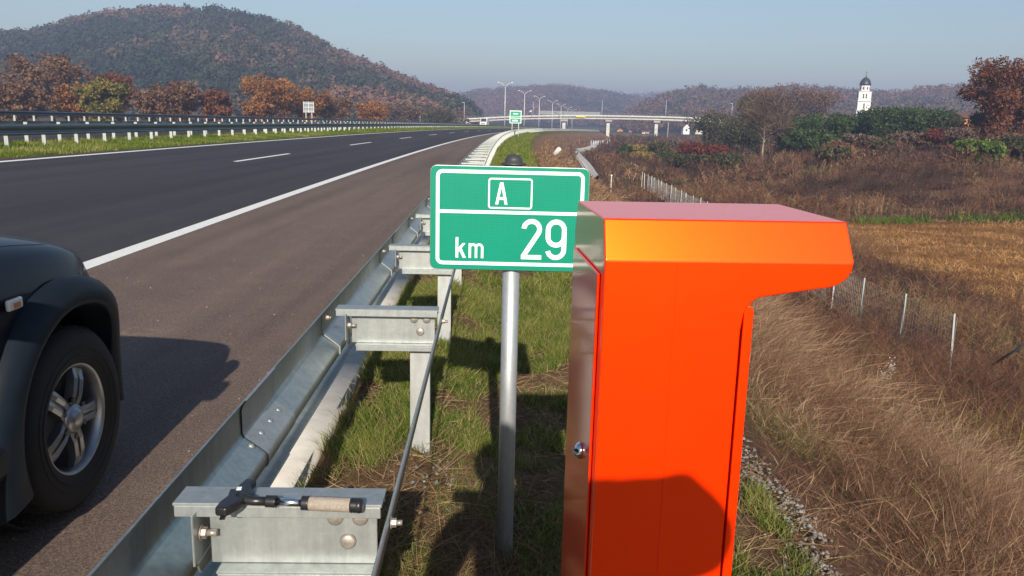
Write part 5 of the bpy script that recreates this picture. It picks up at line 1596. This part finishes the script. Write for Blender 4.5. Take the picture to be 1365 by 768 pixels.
V, F, T = leaf_arrays(C, rand_dir(len(C)), np.full(len(C), .028), rng.uniform(.3, 1, len(C)))
sh_ = link('seed_head', npmesh('seed_head', V, F, T), leafmat('white_fluff', [(0, (.45, .42, .38)), (1, (.75, .72, .68))], .3), pr); sh_['kind'] = 'stuff'
# gravel strip
n = 3000; s = rng.uniform(2.0, 10, n); r = 2.13 + rng.normal(0, .060, n) + .05 * np.sin(s * 2.1); x, y = so_xy(s, -r)
oc = np.array([[1, 0, 0], [-1, 0, 0], [0, 1, 0], [0, -1, 0], [0, 0, 1], [0, 0, -1]], float)
of = np.array([[0, 2, 4], [2, 1, 4], [1, 3, 4], [3, 0, 4], [2, 0, 5], [1, 2, 5], [3, 1, 5], [0, 3, 5]])
def stones(x, y, size):
    n = len(x); sz_ = size * rng.uniform(.45, 1.5, n)
    V = oc[None] * sz_[:, None, None] * rng.uniform(.55, 1.25, (n, 6, 3)) + rng.normal(0, .15, (n, 6, 3)) * sz_[:, None, None]
    ang = rng.uniform(0, 6.28, n); c, s_ = np.cos(ang)[:, None], np.sin(ang)[:, None]
    V = np.stack([V[..., 0] * c - V[..., 1] * s_, V[..., 0] * s_ + V[..., 1] * c, V[..., 2] * .7], -1)
    V = V + np.stack([x, y, ground(x, y) + .004], 1)[:, None]
    return V.reshape(-1, 3), (np.arange(n)[:, None, None] * 6 + of[None]).reshape(-1, 3)
V, F = stones(x, y, .0115)
tag(link('gravel', npmesh('gravel', V, F), M['stone']), 'strip of grey gravel along the top of the slope', 'gravel', kind='stuff')
n = 330; s = rng.uniform(1.5, 16, n); o_ = .5 + 3.2 * rng.random(n) ** 2.2; P_ = road(s, o_, .004)
sz_ = .0035 * rng.uniform(.5, 2.0, n); V = oc[None] * sz_[:, None, None] * rng.uniform(.6, 1.2, (n, 6, 3)) + P_[:, None, :]
tag(link('road_grit', npmesh('road_grit', V.reshape(-1, 3), (np.arange(n)[:, None, None] * 6 + of[None]).reshape(-1, 3)), simple('pale_grit', (.5, .47, .43), (.3, .27, .24), .9, scale=40)), 'loose pale grit scattered on the shoulder by the guardrail', 'grit', kind='stuff')
n = 70; V, F = stones(rng.normal(-.20, .13, n), rng.normal(3.55, .16, n), .014)
tag(link('pebbles', npmesh('pebbles', V, F), M['stone']), 'few pale pebbles on the bare patch by the sign', 'gravel', kind='stuff')

# ------------------------------------------------------------------ air
V = [(-1500, -60, -12), (2100, -60, -12), (2100, 3000, -12), (-1500, 3000, -12), (-1500, -60, 124), (2100, -60, 124), (2100, 3000, 124), (-1500, 3000, 124)]
F = [(3, 2, 1, 0), (4, 5, 6, 7), (0, 1, 5, 4), (1, 2, 6, 5), (2, 3, 7, 6), (3, 0, 4, 7)]
hm = bpy.data.materials.new('haze'); hm.use_nodes = True
nt = hm.node_tree; nt.nodes.clear()
ou = nt.nodes.new('ShaderNodeOutputMaterial'); pv_ = nt.nodes.new('ShaderNodeVolumePrincipled')
pv_.inputs['Color'].default_value = (.55, .66, 1, 1); pv_.inputs['Density'].default_value = HAZE = .00062; pv_.inputs['Anisotropy'].default_value = .1
nt.links.new(pv_.outputs[0], ou.inputs['Volume'])
tag(link('haze', npmesh('haze', np.array(V), np.array(F)), hm), 'thin blue autumn haze in the air', 'haze', kind='stuff')

# ------------------------------------------------------------------ light
EL, AZ = R_(25.9), R_(2.9)
d = Vector((-math.sin(AZ) * math.cos(EL), math.cos(AZ) * math.cos(EL), -math.sin(EL)))
sl_ = bpy.data.lights.new('sun', 'SUN'); sl_.energy = 5.0; sl_.angle = R_(.53); sl_.color = (1, .90, .76)
so = bpy.data.objects.new('sun', sl_); COL.objects.link(so); so.rotation_euler = d.to_track_quat('-Z', 'Y').to_euler()
w = bpy.data.worlds.new('World'); S.world = w; w.use_nodes = True
nt = w.node_tree; bg = nt.nodes['Background']
sky = nt.nodes.new('ShaderNodeTexSky'); sky.sky_type = 'NISHITA'; sky.sun_disc = False
sky.sun_elevation = EL; sky.sun_rotation = math.atan2(-d.x, -d.y); sky.air_density = 1.15; sky.dust_density = .7; sky.ozone_density = 2.2
nt.links.new(sky.outputs[0], bg.inputs['Color']); bg.inputs['Strength'].default_value = .082
S.view_settings.view_transform = 'Standard'; S.view_settings.look = 'None'; S.view_settings.exposure = 0.42; S.view_settings.gamma = 1
S.view_settings.use_curve_mapping = False
S.render.engine = 'CYCLES'
cy = S.cycles
cy.use_denoising = True; cy.denoiser = 'OPENIMAGEDENOISE'
cy.max_bounces = 6; cy.diffuse_bounces = 3; cy.glossy_bounces = 3; cy.transmission_bounces = 3; cy.volume_bounces = 0; cy.transparent_max_bounces = 4
cy.caustics_reflective = False; cy.caustics_refractive = False
S.render.use_persistent_data = False
